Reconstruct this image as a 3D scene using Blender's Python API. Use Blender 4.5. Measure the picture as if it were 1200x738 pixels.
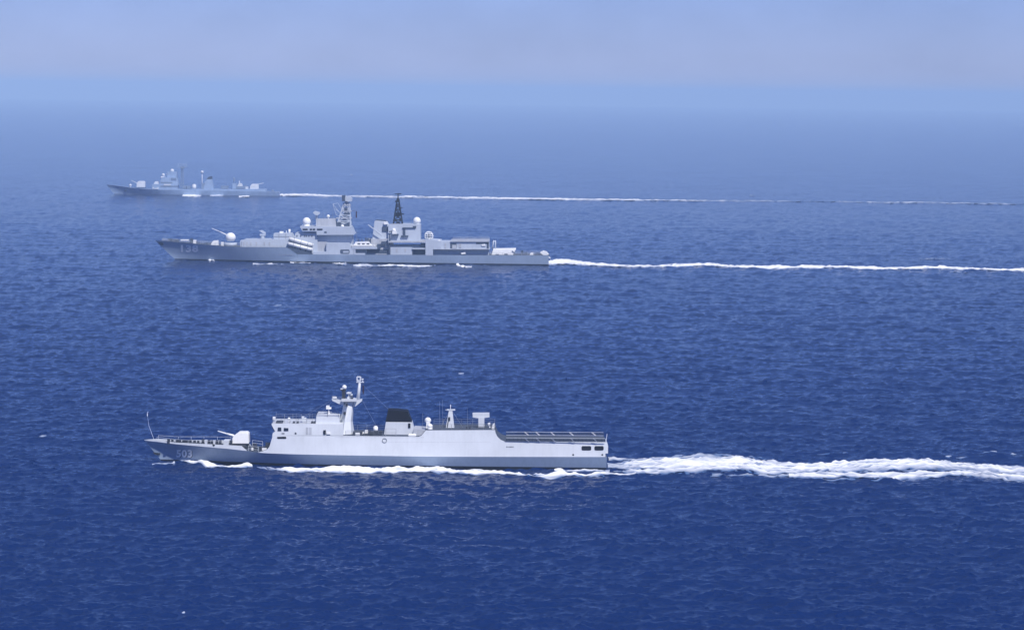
import bpy, bmesh, math, random
import numpy as np
from mathutils import Vector, Matrix

# ------------------------------------------------------------------ clear
for o in list(bpy.data.objects):
    bpy.data.objects.remove(o, do_unlink=True)
SC = bpy.context.scene
COL = SC.collection
R = math.radians
random.seed(7)

# ------------------------------------------------------------------ camera
CAM_H = 71.0                       # metres above the sea
F = 3650.0                         # focal length for a 1200 px wide picture
HORIZ = 106.0
PITCH = math.atan((369.0 - HORIZ) / F)
ROLL = R(0.72)
cd = bpy.data.cameras.new('camera')
cam = bpy.data.objects.new('camera', cd)
COL.objects.link(cam)
cd.sensor_width = 36.0
cd.lens = F / 1200.0 * 36.0
cd.clip_start = 1.0
cd.clip_end = 60000.0
cam.matrix_world = (Matrix.Translation((0, 0, CAM_H)) @ Matrix.Rotation(math.pi / 2 - PITCH, 4, 'X')
                    @ Matrix.Rotation(ROLL, 4, 'Z'))
SC.camera = cam
SC.render.resolution_x, SC.render.resolution_y = 1024, 629

# ------------------------------------------------------------------ world, sun, exposure
SUN_EL, SUN_AZ = R(52), R(152)     # azimuth clockwise from +Y
w = bpy.data.worlds.new('World'); SC.world = w; w.use_nodes = True
nt = w.node_tree; nt.nodes.clear()
sky = nt.nodes.new('ShaderNodeTexSky'); sky.sky_type = 'NISHITA'
sky.sun_disc = False
sky.sun_elevation = SUN_EL; sky.sun_rotation = SUN_AZ
sky.altitude = 0; sky.air_density = 1.0; sky.dust_density = 0.0; sky.ozone_density = 10.0
tint = nt.nodes.new('ShaderNodeMix'); tint.data_type = 'RGBA'; tint.blend_type = 'MULTIPLY'
tint.inputs['Factor'].default_value = 1.0
tint.inputs['B'].default_value = (0.68, 0.72, 1.25, 1)
bg = nt.nodes.new('ShaderNodeBackground'); bg.inputs['Strength'].default_value = 0.085
wo = nt.nodes.new('ShaderNodeOutputWorld')
nt.links.new(sky.outputs[0], tint.inputs['A'])
# faint uneven thin cloud: the sky varies by a few per cent
tcw = nt.nodes.new('ShaderNodeTexCoord'); mpw = nt.nodes.new('ShaderNodeMapping'); mpw.inputs['Scale'].default_value = (22, 22, 40)
nzw = nt.nodes.new('ShaderNodeTexNoise'); nzw.inputs['Scale'].default_value = 1.0; nzw.inputs['Detail'].default_value = 4
rgw = nt.nodes.new('ShaderNodeMapRange'); rgw.inputs['From Min'].default_value = 0.3; rgw.inputs['From Max'].default_value = 0.7
rgw.inputs['To Min'].default_value = 0.93; rgw.inputs['To Max'].default_value = 1.05
cl = nt.nodes.new('ShaderNodeMix'); cl.data_type = 'RGBA'; cl.blend_type = 'MULTIPLY'; cl.inputs['Factor'].default_value = 1.0
nt.links.new(tcw.outputs['Generated'], mpw.inputs['Vector']); nt.links.new(mpw.outputs[0], nzw.inputs['Vector'])
nt.links.new(nzw.outputs['Fac'], rgw.inputs['Value']); nt.links.new(rgw.outputs[0], cl.inputs['B'])
nt.links.new(tint.outputs['Result'], cl.inputs['A']); nt.links.new(cl.outputs['Result'], bg.inputs['Color'])
nt.links.new(bg.outputs[0], wo.inputs['Surface'])

sl = bpy.data.lights.new('sun', 'SUN'); sl.energy = 4.7; sl.angle = R(0.6); sl.color = (1.0, 0.965, 0.91)
so = bpy.data.objects.new('sun', sl); COL.objects.link(so)
to_sun = Vector((math.sin(SUN_AZ) * math.cos(SUN_EL), math.cos(SUN_AZ) * math.cos(SUN_EL), math.sin(SUN_EL)))
so.rotation_euler = to_sun.to_track_quat('Z', 'Y').to_euler()
so.location = (200, -200, 400)

vs = SC.view_settings
SC.display_settings.display_device = 'sRGB'
vs.view_transform = 'Standard'; vs.look = 'None'; vs.gamma = 1.0; vs.use_curve_mapping = False
vs.exposure = 0.0
SC.render.engine = 'CYCLES'
SC.cycles.use_denoising = True
SC.cycles.max_bounces = 6; SC.cycles.volume_bounces = 1; SC.cycles.transparent_max_bounces = 8

EARTH = 2 * 6.371e6
# ------------------------------------------------------------------ pixel rays (measuring the photograph)
M3 = cam.matrix_world.to_3x3()
CPOS = Vector((0, 0, CAM_H))
def ray(px, py):
    return M3 @ Vector(((px - 600.0) / F, (369.0 - py) / F, -1.0))
def sea_pt(px, py, z=0.0):
    d = ray(px, py); t = (z - CAM_H) / d.z
    for _ in range(4):
        p = CPOS + d * t; t = (z - (p.x ** 2 + p.y ** 2) / EARTH - CAM_H) / d.z
    return CPOS + d * t

# ------------------------------------------------------------------ materials
def newmat(name):
    m = bpy.data.materials.new(name); m.use_nodes = True
    b = m.node_tree.nodes['Principled BSDF']
    return m, m.node_tree, b
def paint(name, col, rough=0.5, var=0.10, streak=0.08, spec=0.4, metal=0.0):
    """ship paint: broad uneven tone plus thin vertical weather streaks"""
    m, t, b = newmat(name)
    tc = t.nodes.new('ShaderNodeTexCoord')
    n1 = t.nodes.new('ShaderNodeTexNoise'); n1.inputs['Scale'].default_value = 0.35; n1.inputs['Detail'].default_value = 5
    mp = t.nodes.new('ShaderNodeMapping'); mp.inputs['Scale'].default_value = (2.2, 2.2, 0.22)
    n2 = t.nodes.new('ShaderNodeTexNoise'); n2.inputs['Scale'].default_value = 1.0; n2.inputs['Detail'].default_value = 6
    t.links.new(tc.outputs['Object'], n1.inputs['Vector'])
    t.links.new(tc.outputs['Object'], mp.inputs['Vector']); t.links.new(mp.outputs[0], n2.inputs['Vector'])
    r1 = t.nodes.new('ShaderNodeMapRange'); r1.inputs['From Min'].default_value = 0.3; r1.inputs['From Max'].default_value = 0.7
    r1.inputs['To Min'].default_value = 1 - var; r1.inputs['To Max'].default_value = 1 + var
    r2 = t.nodes.new('ShaderNodeMapRange'); r2.inputs['From Min'].default_value = 0.45; r2.inputs['From Max'].default_value = 0.8
    r2.inputs['To Min'].default_value = 1.0; r2.inputs['To Max'].default_value = 1 - 2 * streak
    t.links.new(n1.outputs['Fac'], r1.inputs['Value']); t.links.new(n2.outputs['Fac'], r2.inputs['Value'])
    mu = t.nodes.new('ShaderNodeMath'); mu.operation = 'MULTIPLY'
    t.links.new(r1.outputs[0], mu.inputs[0]); t.links.new(r2.outputs[0], mu.inputs[1])
    mx = t.nodes.new('ShaderNodeMix'); mx.data_type = 'RGBA'; mx.blend_type = 'MULTIPLY'; mx.inputs['Factor'].default_value = 1
    mx.inputs['A'].default_value = (*col, 1)
    t.links.new(mu.outputs[0], mx.inputs['B'])
    t.links.new(mx.outputs['Result'], b.inputs['Base Color'])
    b.inputs['Roughness'].default_value = rough; b.inputs['Metallic'].default_value = metal
    b.inputs['Specular IOR Level'].default_value = spec
    return m
GREY = paint('haze_grey_paint', (0.62, 0.65, 0.69), var=0.05, streak=0.03)
HULLG = paint('shaded_hull_grey', (0.30, 0.38, 0.50), var=0.05, streak=0.05)  # same grey, darkened and blued: flare shade and sea bounce in the colour
GREY2 = paint('weathered_grey_paint', (0.44, 0.46, 0.50), streak=0.12)
GREYF = paint('hazed_grey', (0.28, 0.38, 0.55), streak=0.10)  # distance haze mixed into the frigate's grey
GREYM = paint('hazed_dark', (0.19, 0.25, 0.36), streak=0.05)  # frigate's darks lifted and blued, haze put into the colour
PALE = paint('hazed_white', (0.62, 0.65, 0.70), streak=0.04)  # frigate's whites dulled by haze put into the colour
GREYB = paint('middle_grey_paint', (0.46, 0.51, 0.59), var=0.06, streak=0.05)
DARKB = paint('slate_fittings_and_shade', (0.055, 0.075, 0.12), rough=0.7, spec=0.2)  # also shade inside the destroyer's openings and gaps, put into colour
WHITE = paint('white_paint', (0.86, 0.86, 0.85), var=0.03, streak=0.04)
BLACK = paint('soot_black_paint', (0.008, 0.008, 0.013), rough=0.6, spec=0.1)
BOOT = paint('boot_topping', (0.012, 0.012, 0.02), rough=0.5, spec=0.2)
DECK = paint('deck_paint', (0.055, 0.07, 0.10), rough=0.8)
DARK = paint('dark_fittings', (0.035, 0.04, 0.055), rough=0.7, spec=0.2)
GLASS = paint('window_glass', (0.01, 0.012, 0.02), rough=0.12, var=0.02, streak=0.0, spec=0.5)
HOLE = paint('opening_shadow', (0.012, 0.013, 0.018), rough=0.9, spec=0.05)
NET = paint('net_cord', (0.20, 0.22, 0.25), rough=0.9)
FLAG = paint('flag_cloth', (0.05, 0.012, 0.02), rough=0.9, streak=0.0)
ORANGE = paint('pale_raft_casing', (0.70, 0.71, 0.72), streak=0.03)

# ------------------------------------------------------------------ tagging
def tag(o, label, cat, group=None, kind=None):
    o['label'] = label; o['category'] = cat
    if group: o['group'] = group
    if kind: o['kind'] = kind
    return o

# ------------------------------------------------------------------ mesh builder
class MB:
    def __init__(s): s.v = []; s.f = []; s.mi = []; s.sm = []; s.pieces = []; s.loose = False
    def face(s, ids, mi=0, smooth=False): s.f.append(tuple(ids)); s.mi.append(mi); s.sm.append(smooth)
    def add(s, p): s.v.append(tuple(p)); return len(s.v) - 1
    def loft(s, rings, mi=0, smooth=False, caps=True):
        s.pieces.append((len(s.v), len(s.f)))
        ids = [[s.add(p) for p in r] for r in rings]; n = len(ids[0])
        for a, b in zip(ids[:-1], ids[1:]):
            for i in range(n):
                s.face((a[i], a[(i + 1) % n], b[(i + 1) % n], b[i]), mi, smooth)
        if caps: s.face(ids[0][::-1], mi); s.face(ids[-1], mi)
    def box(s, x0, x1, y0, y1, z0, z1, mi=0, tx=0.0, ty=0.0):
        s.loft([[(x0, y0, z0), (x1, y0, z0), (x1, y1, z0), (x0, y1, z0)],
                [(x0 + tx, y0 + ty, z1), (x1 - tx, y0 + ty, z1), (x1 - tx, y1 - ty, z1), (x0 + tx, y1 - ty, z1)]], mi)
    def tube(s, p, q, r0, r1=None, n=8, mi=0):
        p, q = Vector(p), Vector(q); r1 = r0 if r1 is None else r1
        d = (q - p).normalized(); a = d.orthogonal().normalized(); b = d.cross(a)
        ring = lambda c, r: [c + a * math.cos(2 * math.pi * i / n) * r + b * math.sin(2 * math.pi * i / n) * r for i in range(n)]
        s.loft([ring(p, r0), ring(q, r1)], mi, n > 6)
    def sphere(s, c, r, sz=1.0, n=18, m=10, mi=0, cut=-1.0):
        c = Vector(c); th0 = math.acos(max(-1, cut)); rings = []
        for j in range(m + 1):
            th = th0 * (1 - j / m) + 0.02 * (j / m)
            rings.append([c + Vector((math.sin(th) * math.cos(2 * math.pi * i / n) * r,
                                      math.sin(th) * math.sin(2 * math.pi * i / n) * r, math.cos(th) * r * sz)) for i in range(n)])
        s.loft(rings, mi, True)
    def clusters(s):
        """separate bodies: pieces whose bounding boxes touch belong together"""
        if len(s.pieces) < 2 or s.pieces[0][1] != 0 or s.loose: return [s]
        n = len(s.pieces); ends = s.pieces[1:] + [(len(s.v), len(s.f))]
        V = np.array(s.v); bb = [(V[a[0]:e[0]].min(0) - 0.04, V[a[0]:e[0]].max(0) + 0.04) for a, e in zip(s.pieces, ends)]
        par = list(range(n))
        def find(i):
            while par[i] != i: i = par[i]
            return i
        for i in range(n):
            for j in range(i):
                if (bb[i][0] <= bb[j][1]).all() and (bb[j][0] <= bb[i][1]).all(): par[find(i)] = find(j)
        out = {}
        for i in range(n):
            m = out.setdefault(find(i), MB()); off = len(m.v) - s.pieces[i][0]
            m.pieces.append((len(m.v), len(m.f)))
            m.v += s.v[s.pieces[i][0]:ends[i][0]]
            m.f += [tuple(k + off for k in f) for f in s.f[s.pieces[i][1]:ends[i][1]]]
            m.mi += s.mi[s.pieces[i][1]:ends[i][1]]; m.sm += s.sm[s.pieces[i][1]:ends[i][1]]
        return sorted(out.values(), key=lambda m: -len(m.v))
    def build(s, name, mats, parent=None, bevel=0.0):
        me = bpy.data.meshes.new(name); me.from_pydata(s.v, [], s.f)
        mats = mats if isinstance(mats, (list, tuple)) else [mats]
        for m in mats: me.materials.append(m)
        me.polygons.foreach_set('material_index', s.mi)
        bm = bmesh.new(); bm.from_mesh(me); bmesh.ops.recalc_face_normals(bm, faces=bm.faces); bm.to_mesh(me); bm.free()
        me.polygons.foreach_set('use_smooth', s.sm)
        o = bpy.data.objects.new(name, me); COL.objects.link(o)
        if parent: o.parent = parent
        if bevel:
            b = o.modifiers.new('bevel', 'BEVEL'); b.width = bevel; b.segments = 2; b.limit_method = 'ANGLE'; b.angle_limit = R(35)
        return o

# ------------------------------------------------------------------ the sea
def hashv(ix, iy, seed):
    h = (ix.astype(np.int64) * 374761393 + iy.astype(np.int64) * 668265263 + seed * 974711) & 0xFFFFFFFF
    h = ((h ^ (h >> 13)) * 1274126177) & 0xFFFFFFFF
    return ((h ^ (h >> 16)) & 0xFFFF) / 65535.0
def vnoise(x, y, seed=0):
    x = np.asarray(x, float); y = np.asarray(y, float)
    ix = np.floor(x); iy = np.floor(y); fx = x - ix; fy = y - iy
    fx = fx * fx * (3 - 2 * fx); fy = fy * fy * (3 - 2 * fy)
    a = hashv(ix, iy, seed); b = hashv(ix + 1, iy, seed); c = hashv(ix, iy + 1, seed); d = hashv(ix + 1, iy + 1, seed)
    return (a * (1 - fx) + b * fx) * (1 - fy) + (c * (1 - fx) + d * fx) * fy
def fbm(x, y, oct=4, seed=0, gain=0.5):
    t = 0; a = 1; n = 0
    for i in range(oct):
        t = t + a * vnoise(x * 2 ** i + 17.3 * i, y * 2 ** i - 9.1 * i, seed + i); n += a; a *= gain
    return t / n

def ocean_tile(N, L, lam_p, hs, wind, seed, spread=2.0):
    rng = np.random.default_rng(seed)
    k1 = 2 * np.pi * np.fft.fftfreq(N, L / N)
    kx, ky = np.meshgrid(k1, k1, indexing='ij'); k = np.hypot(kx, ky); k[0, 0] = 1e-6
    kp = 2 * np.pi / lam_p
    sp = k ** -4.0 * np.exp(-1.25 * (kp / k) ** 2)
    wx, wy = math.cos(wind), math.sin(wind)
    cs = (kx * wx + ky * wy) / k
    sp = sp * (0.12 + np.abs(cs) ** spread)
    sp[0, 0] = 0
    a = np.sqrt(sp) * (rng.normal(size=(N, N)) + 1j * rng.normal(size=(N, N)))
    h = np.fft.ifft2(a).real; sc = hs / 4 / h.std()
    dx = np.fft.ifft2(-1j * kx / k * a).real * sc; dy = np.fft.ifft2(-1j * ky / k * a).real * sc
    return h * sc, dx, dy
def samp(t, L, x, y):
    N = t.shape[0]; u = (x / L * N) % N; v = (y / L * N) % N
    i = np.floor(u).astype(int); j = np.floor(v).astype(int); fu = u - i; fv = v - j
    i %= N; j %= N; i2 = (i + 1) % N; j2 = (j + 1) % N
    return (t[i, j] * (1 - fu) + t[i2, j] * fu) * (1 - fv) + (t[i, j2] * (1 - fu) + t[i2, j2] * fu) * fv
OC = [(ocean_tile(512, 311.0, 24.0, 0.55, R(78), 3), 311.0, 0.0),
      (ocean_tile(512, 127.0, 6.0, 0.58, R(62), 11), 127.0, 0.6),
      (ocean_tile(512, 83.0, 3.0, 0.20, R(112), 19), 83.0, -0.35)]
def sea_disp(x, y):
    H = 0; DX = 0; DY = 0
    for (h, dx, dy), L, rot in OC:
        c, s_ = math.cos(rot), math.sin(rot)
        u = c * x + s_ * y; v = -s_ * x + c * y
        hh = samp(h, L, u, v); a = samp(dx, L, u, v); b = samp(dy, L, u, v)
        H = H + hh; DX = DX + (c * a - s_ * b) * -0.9; DY = DY + (s_ * a + c * b) * -0.9
    return H - (x * x + y * y) / EARTH, DX, DY
SEA_R = 33000.0
def build_sea():
    fh = F * CAM_H
    v0, v1 = fh / 385.0, fh / SEA_R
    vv = [v0]
    while vv[-1] > v1: vv.append(vv[-1] - (0.62 if vv[-1] > 160 else 0.9))
    vv[-1] = v1
    rr = np.concatenate([np.array([0.5, 60, 140, 220, 290, 340, 370]), fh / np.array(vv)])
    fine = np.arange(-14.0, 14.001, 0.030)
    coarse = np.concatenate([np.arange(-180, -14.5, 5.0), [-15.0]])
    ang = np.radians(np.concatenate([coarse, fine, -coarse[::-1]]))   # +-180 duplicated: seam
    RR, AA = np.meshgrid(rr, ang, indexing='ij')
    X = RR * np.sin(AA); Y = RR * np.cos(AA)
    H, DX, DY = sea_disp(X, Y)
    fade = np.clip((3500 - RR) / 2000, 0.0, 1.0) * (np.abs(AA) < R(16)) * np.clip((RR - 300) / 80, 0, 1)
    P = np.stack([X + DX * fade, Y + DY * fade, (H + RR ** 2 / EARTH) * fade - RR ** 2 / EARTH], -1).reshape(-1, 3)
    nr, na = RR.shape
    idx = np.arange(nr * na).reshape(nr, na)
    q = np.stack([idx[:-1, :-1], idx[1:, :-1], idx[1:, 1:], idx[:-1, 1:]], -1).reshape(-1, 4)
    me = bpy.data.meshes.new('water')
    me.vertices.add(len(P)); me.vertices.foreach_set('co', P.ravel())
    me.loops.add(q.size); me.loops.foreach_set('vertex_index', q.ravel().astype(np.int32))
    me.polygons.add(len(q)); me.polygons.foreach_set('loop_start', np.arange(0, q.size, 4, dtype=np.int32))
    me.update(calc_edges=True); me.polygons.foreach_set('use_smooth', np.ones(len(q), bool))
    o = bpy.data.objects.new('water', me); COL.objects.link(o)
    if me.polygons[len(me.polygons) // 2].normal.z < 0: me.flip_normals()
    m, t, b = newmat('sea_water')
    b.inputs['Base Color'].default_value = (0.0002, 0.0150, 0.092, 1)
    b.inputs['Roughness'].default_value = 0.11; b.inputs['IOR'].default_value = 1.333; b.inputs['Specular IOR Level'].default_value = 0.14
    tc = t.nodes.new('ShaderNodeTexCoord')
    n1 = t.nodes.new('ShaderNodeTexNoise'); n1.inputs['Scale'].default_value = 0.55; n1.inputs['Detail'].default_value = 7; n1.inputs['Roughness'].default_value = 0.62
    n3 = t.nodes.new('ShaderNodeTexNoise'); n3.inputs['Scale'].default_value = 0.012; n3.inputs['Detail'].default_value = 3
    for n in (n1, n3): t.links.new(tc.outputs['Object'], n.inputs['Vector'])
    rg = t.nodes.new('ShaderNodeMapRange'); rg.inputs['From Min'].default_value = 0.3; rg.inputs['From Max'].default_value = 0.7
    rg.inputs['To Min'].default_value = 0.55; rg.inputs['To Max'].default_value = 1.0
    t.links.new(n3.outputs['Fac'], rg.inputs['Value'])
    bp = t.nodes.new('ShaderNodeBump'); bp.inputs['Distance'].default_value = 0.42
    t.links.new(rg.outputs[0], bp.inputs['Strength'])
    t.links.new(n1.outputs['Fac'], bp.inputs['Height']); t.links.new(bp.outputs[0], b.inputs['Normal'])
    me.materials.append(m)
    tag(o, 'deep blue open sea with short choppy waves', 'sea', kind='structure')
    return o
build_sea()

# ------------------------------------------------------------------ haze
def build_haze():
    mb = MB(); e = SEA_R + 700
    mb.box(-e, e, -e, e, -SEA_R ** 2 / EARTH - 2.0, 99.0)
    m = bpy.data.materials.new('sea_haze'); m.use_nodes = True; t = m.node_tree; t.nodes.clear()
    pv = t.nodes.new('ShaderNodeVolumePrincipled')
    pv.inputs['Color'].default_value = HAZE_COL; pv.inputs['Density'].default_value = HAZE_D
    pv.inputs['Anisotropy'].default_value = -0.25
    ou = t.nodes.new('ShaderNodeOutputMaterial'); t.links.new(pv.outputs[0], ou.inputs['Volume'])
    o = mb.build('haze', m); tag(o, 'pale blue haze lying over the whole sea', 'haze', kind='stuff')
HAZE_COL = (0.52, 0.735, 0.98, 1)
HAZE_D = 1.35e-4
build_haze()

# ------------------------------------------------------------------ foam
FOAM, ft, fb = newmat('sea_foam')
at = ft.nodes.new('ShaderNodeAttribute'); at.attribute_name = 'air'
mx = ft.nodes.new('ShaderNodeMix'); mx.data_type = 'RGBA'
mx.inputs['A'].default_value = (0.03, 0.09, 0.24, 1); mx.inputs['B'].default_value = (0.84, 0.85, 0.86, 1)
ft.links.new(at.outputs['Fac'], mx.inputs['Factor']); ft.links.new(mx.outputs['Result'], fb.inputs['Base Color'])
fb.inputs['Roughness'].default_value = 0.9
fb.inputs['Specular IOR Level'].default_value = 0.1
def foam_patch(segs, step, thr=0.5, hgt=0.35, seed=0, streak=6.0, soft=0.45):
    """segs: list of ribbons; a ribbon is [(px, py_far, py_near, strength), ...] measured on the sea surface.
    Returns MB with the foam that survives a streaky noise, lifted a little above the waves."""
    mb = MB(); mb.air = []
    for ri, rib in enumerate(segs):
        far = [sea_pt(p, a) for p, a, b, s in rib]; near = [sea_pt(p, b) for p, a, b, s in rib]
        L = np.concatenate([[0], np.cumsum([(far[i + 1] - far[i]).length for i in range(len(rib) - 1)])])
        n = max(3, int(L[-1] / step)); u = np.linspace(0, L[-1], n)
        ip = lambda arr: np.interp(u, L, arr)
        fx, fy = ip([p.x for p in far]), ip([p.y for p in far]); nx, ny = ip([p.x for p in near]), ip([p.y for p in near])
        st = ip([r[3] for r in rib])
        wid = max(np.hypot(fx - nx, fy - ny).max(), step)
        m = max(3, int(wid / (step * 1.6)))
        v = np.linspace(-0.12, 1.12, m + 1)
        X = fx[:, None] * (1 - v) + nx[:, None] * v; Y = fy[:, None] * (1 - v) + ny[:, None] * v
        S = np.repeat(st[:, None], m + 1, 1); V = np.repeat(v[None], n, 0)
        prof = 1 - np.clip(np.abs(V - 0.5) * 2, 0, 1.3) ** 3
        U = np.repeat(u[:, None], m + 1, 1); W = V * wid
        wob = (fbm(U / (step * 60), U * 0 + ri, 2, seed + 90) - 0.5) * step * 14      # streaks wander across the wake
        nz = fbm(U / (streak * step * 9), (W + wob) / (step * 3.2), 4, seed + ri * 7, 0.6)
        nf = fbm(U / (step * 12), W / (step * 3.5), 4, seed + 50 + ri, 0.65)
        d = S * 0.85 + prof * 0.75 - 1.07 + (nz - 0.5) * 1.9 + (nf - 0.5) * 0.8
        H, DX, DY = sea_disp(X, Y)
        Z = H + 0.06 + np.clip(d, 0, 0.8) * hgt + (nf - 0.4) * hgt * 0.5 * np.clip(d * 3, 0, 1)
        keep = d > thr - 0.5
        air = np.clip((d - (thr - 0.5)) / soft, 0, 1)
        ids = {}
        for i in range(n - 1):
            for j in range(m):
                if keep[i, j] and (keep[i + 1, j] or keep[i, j + 1] or keep[i + 1, j + 1]):
                    f = []
                    for a, b in ((i, j), (i + 1, j), (i + 1, j + 1), (i, j + 1)):
                        if (a, b) not in ids: ids[(a, b)] = mb.add((X[a, b] + DX[a, b], Y[a, b] + DY[a, b], Z[a, b])); mb.air.append(air[a, b])
                        f.append(ids[(a, b)])
                    mb.face(f, 0, True)
    return mb

# ------------------------------------------------------------------ ship frame
class Ship:
    """local axes: x aft (to the right), y away from the camera, z up from the waterline"""
    def __init__(s, name, wl_px, wl_py, half, theta, label, cat):
        s.th = theta
        s.aft = Vector((math.cos(theta), math.sin(theta), 0)); s.lat = Vector((-math.sin(theta), math.cos(theta), 0))
        s.O = sea_pt(wl_px, wl_py) + s.lat * half
        s.root = bpy.data.objects.new(name, None); COL.objects.link(s.root)
        s.root.location = s.O; s.root.rotation_euler = (0, 0, theta)
        s.root.empty_display_size = 5
        tag(s.root, label, cat)
        s.s = F / ((s.O - CPOS).dot(M3 @ Vector((0, 0, -1))))    # px per metre
    def S(s, px, py, y=0.0):
        d = ray(px, py)
        t = ((s.O - CPOS).dot(s.lat) + y) / d.dot(s.lat)
        P = CPOS + d * t - s.O
        return P.dot(s.aft), P.z
    def Sf(s, px, py, yf):
        y = yf(0.0, 3.0) if True else 0
        for _ in range(8):
            x, z = s.S(px, py, y); y = yf(x, z)
        x, z = s.S(px, py, y)
        return Vector((x, y, z))
    def P(s, px, py, y=0.0):
        x, z = s.S(px, py, y); return Vector((x, y, z))
    def m(s, px): return px / s.s
    # --- shapes measured in photograph pixels, built in metres
    def prism(s, mb, pts, y0, y1=None, k=0.0, zref=None, mi=0):
        """side outline on the near face y0, swept to the far face y1 (mirror of y0 by default); k = inward lean per metre"""
        xz = [s.S(a, b, y0) for a, b in pts]
        z0 = min(z for x, z in xz) if zref is None else zref
        y1 = -y0 if y1 is None else y1
        c = (y0 + y1) / 2
        near = [(x, min(y0 + k * (z - z0), c - 0.05), z) for x, z in xz]
        far = [(x, max(y1 - k * (z - z0), c + 0.05), z) for x, z in xz]
        mb.loft([near, far], mi)
    def rect(s, mb, px0, py0, px1, py1, y0, y1=None, mi=0):
        s.prism(mb, [(px0, py1), (px1, py1), (px1, py0), (px0, py0)], y0, y1, mi=mi)
    def tube(s, mb, a, b, y, r, r1=None, n=8, mi=0, y2=None):
        mb.tube(s.P(a[0], a[1], y), s.P(b[0], b[1], y if y2 is None else y2), r, r1, n, mi)
    def ball(s, mb, c, y, rpx, sz=1.0, mi=0, cut=-1.0):
        mb.sphere(s.P(c[0], c[1], y), s.m(rpx), sz, mi=mi, cut=cut)
    def plate(s, mb, pts, yf, th=0.04, mi=0):
        near = [s.Sf(a, b, yf) for a, b in pts]
        mb.loft([[p + Vector((0, -th, 0)) for p in near], [p + Vector((0, th, 0)) for p in near]], mi)
    def part(s, name, mb, mats, parent=None, bevel=0.0):
        return [m.build(name, mats, parent or s.root, bevel) for m in mb.clusters()][0]
    def rail(s, name, pts, y0s, h=1.0, step=1.6, r=0.03, mats=None, wires=3, parent=None):
        """guard rail: pts are local Vectors of the feet"""
        mb = MB(); mb.loose = True
        for a, b in zip(pts[:-1], pts[1:]):
            L = (b - a).length; n = max(1, int(L / step))
            for i in range(n + 1):
                p = a.lerp(b, i / n); mb.tube(p, p + Vector((0, 0, h)), r, n=5)
            for wv in range(wires):
                dz = Vector((0, 0, h * (wv + 1) / wires)); mb.tube(a + dz, b + dz, r * 0.8, n=5)
        return s.part(name, mb, mats or NET, parent)

class Hull:
    """sections between waterline (q=0) and the deck edge or knuckle (q=1)"""
    def __init__(h, ship, B, wl_bow, tip, stern_px, edge, wlB=None, taper=0.12, tm=0.42, depth=2.5, boot=0.35, flare=(1.50, 0.80)):
        h.flare = flare
        h.sh = ship; h.B = B / 2; h.Bw = (wlB or B * 0.86) / 2; h.taper = taper; h.tm = tm; h.depth = depth; h.boot = boot
        h.xb0 = ship.S(*wl_bow, 0)[0]; h.xb1, h.ztip = ship.S(*tip, 0)
        h.xs = ship.S(stern_px, 0.5 * (wl_bow[1] + tip[1]) + 20, -h.B)[0]
        h.ex = np.array([h.xb1]); h.ez = np.array([h.ztip])
        xs, zs = [h.xb1], [h.ztip]
        for a, b in edge:
            y = -h.B
            for _ in range(6):
                x, z = ship.S(a, b, y); y = -h.half(x, 1.0)
            xs.append(x); zs.append(z)
        h.ex, h.ez = np.array(xs), np.array(zs)
    def half(h, x, q):
        q = min(max(q, -0.6), 1.0)
        xb = h.xb0 + (h.xb1 - h.xb0) * q; t = (x - xb) / (h.xs - xb)
        B = h.Bw + (h.B - h.Bw) * max(q, 0) - 0.9 * max(-q, 0)
        if t <= 0: return 0.0
        if t < h.tm: return B * math.sin(math.pi / 2 * t / h.tm) ** (h.flare[0] - h.flare[1] * max(q, 0))
        return B * (1 - h.taper * ((t - h.tm) / (1 - h.tm)) ** 2)
    def zk(h, x): return float(np.interp(x, h.ex, h.ez))
    def side(h, x, z):
        return -h.half(x, z / max(h.zk(x), 0.5))
    def build(h, mats, parent, n=90):
        """mats: [side, boot topping, deck]"""
        mb = MB(); sh = h.sh
        def section(i):
            u = (i / n) ** 1.35; row = []
            xm = h.xb1 + u * (h.xs - h.xb1)
            def P(q, z):
                xb = h.xb0 + (h.xb1 - h.xb0) * q; x = xb + u * (h.xs - xb); return (x, h.half(x, q), z(x) if callable(z) else z)
            zkx = h.zk(h.xb1 + u * (h.xs - h.xb1))
            qb = h.boot / max(zkx, 1.0)
            row.append(P(-0.6, -h.depth)); row.append(P(0, 0.0)); row.append(P(qb, h.boot))
            for q in (0.33, 0.66): row.append(P(max(q, qb + 0.05), lambda x, q=q: max(q, qb + 0.05) * h.zk(x)))
            row.append(P(1, lambda x: h.zk(x)))
            return row
        rows = [section(i) for i in range(n + 1)]
        near = [[mb.add((x, -y, z)) for x, y, z in r] for r in rows]
        far = [[mb.add((x, y, z)) for x, y, z in r] for r in rows]
        K = len(rows[0])
        for i in range(n):
            for j in range(K - 1):
                mi = 1 if j < 2 else 0
                mb.face((near[i][j], near[i + 1][j], near[i + 1][j + 1], near[i][j + 1]), mi, False)
                mb.face((far[i][j], far[i][j + 1], far[i + 1][j + 1], far[i + 1][j]), mi, False)
            mb.face((near[i][-1], near[i + 1][-1], far[i + 1][-1], far[i][-1]), 2)
            mb.face((near[i][0], far[i][0], far[i + 1][0], near[i + 1][0]), 1)
        for j in range(K - 1):
            mb.face((near[n][j], far[n][j], far[n][j + 1], near[n][j + 1]), 1 if j < 2 else 0)
        return mb.build('hull', mats, parent)

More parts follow.
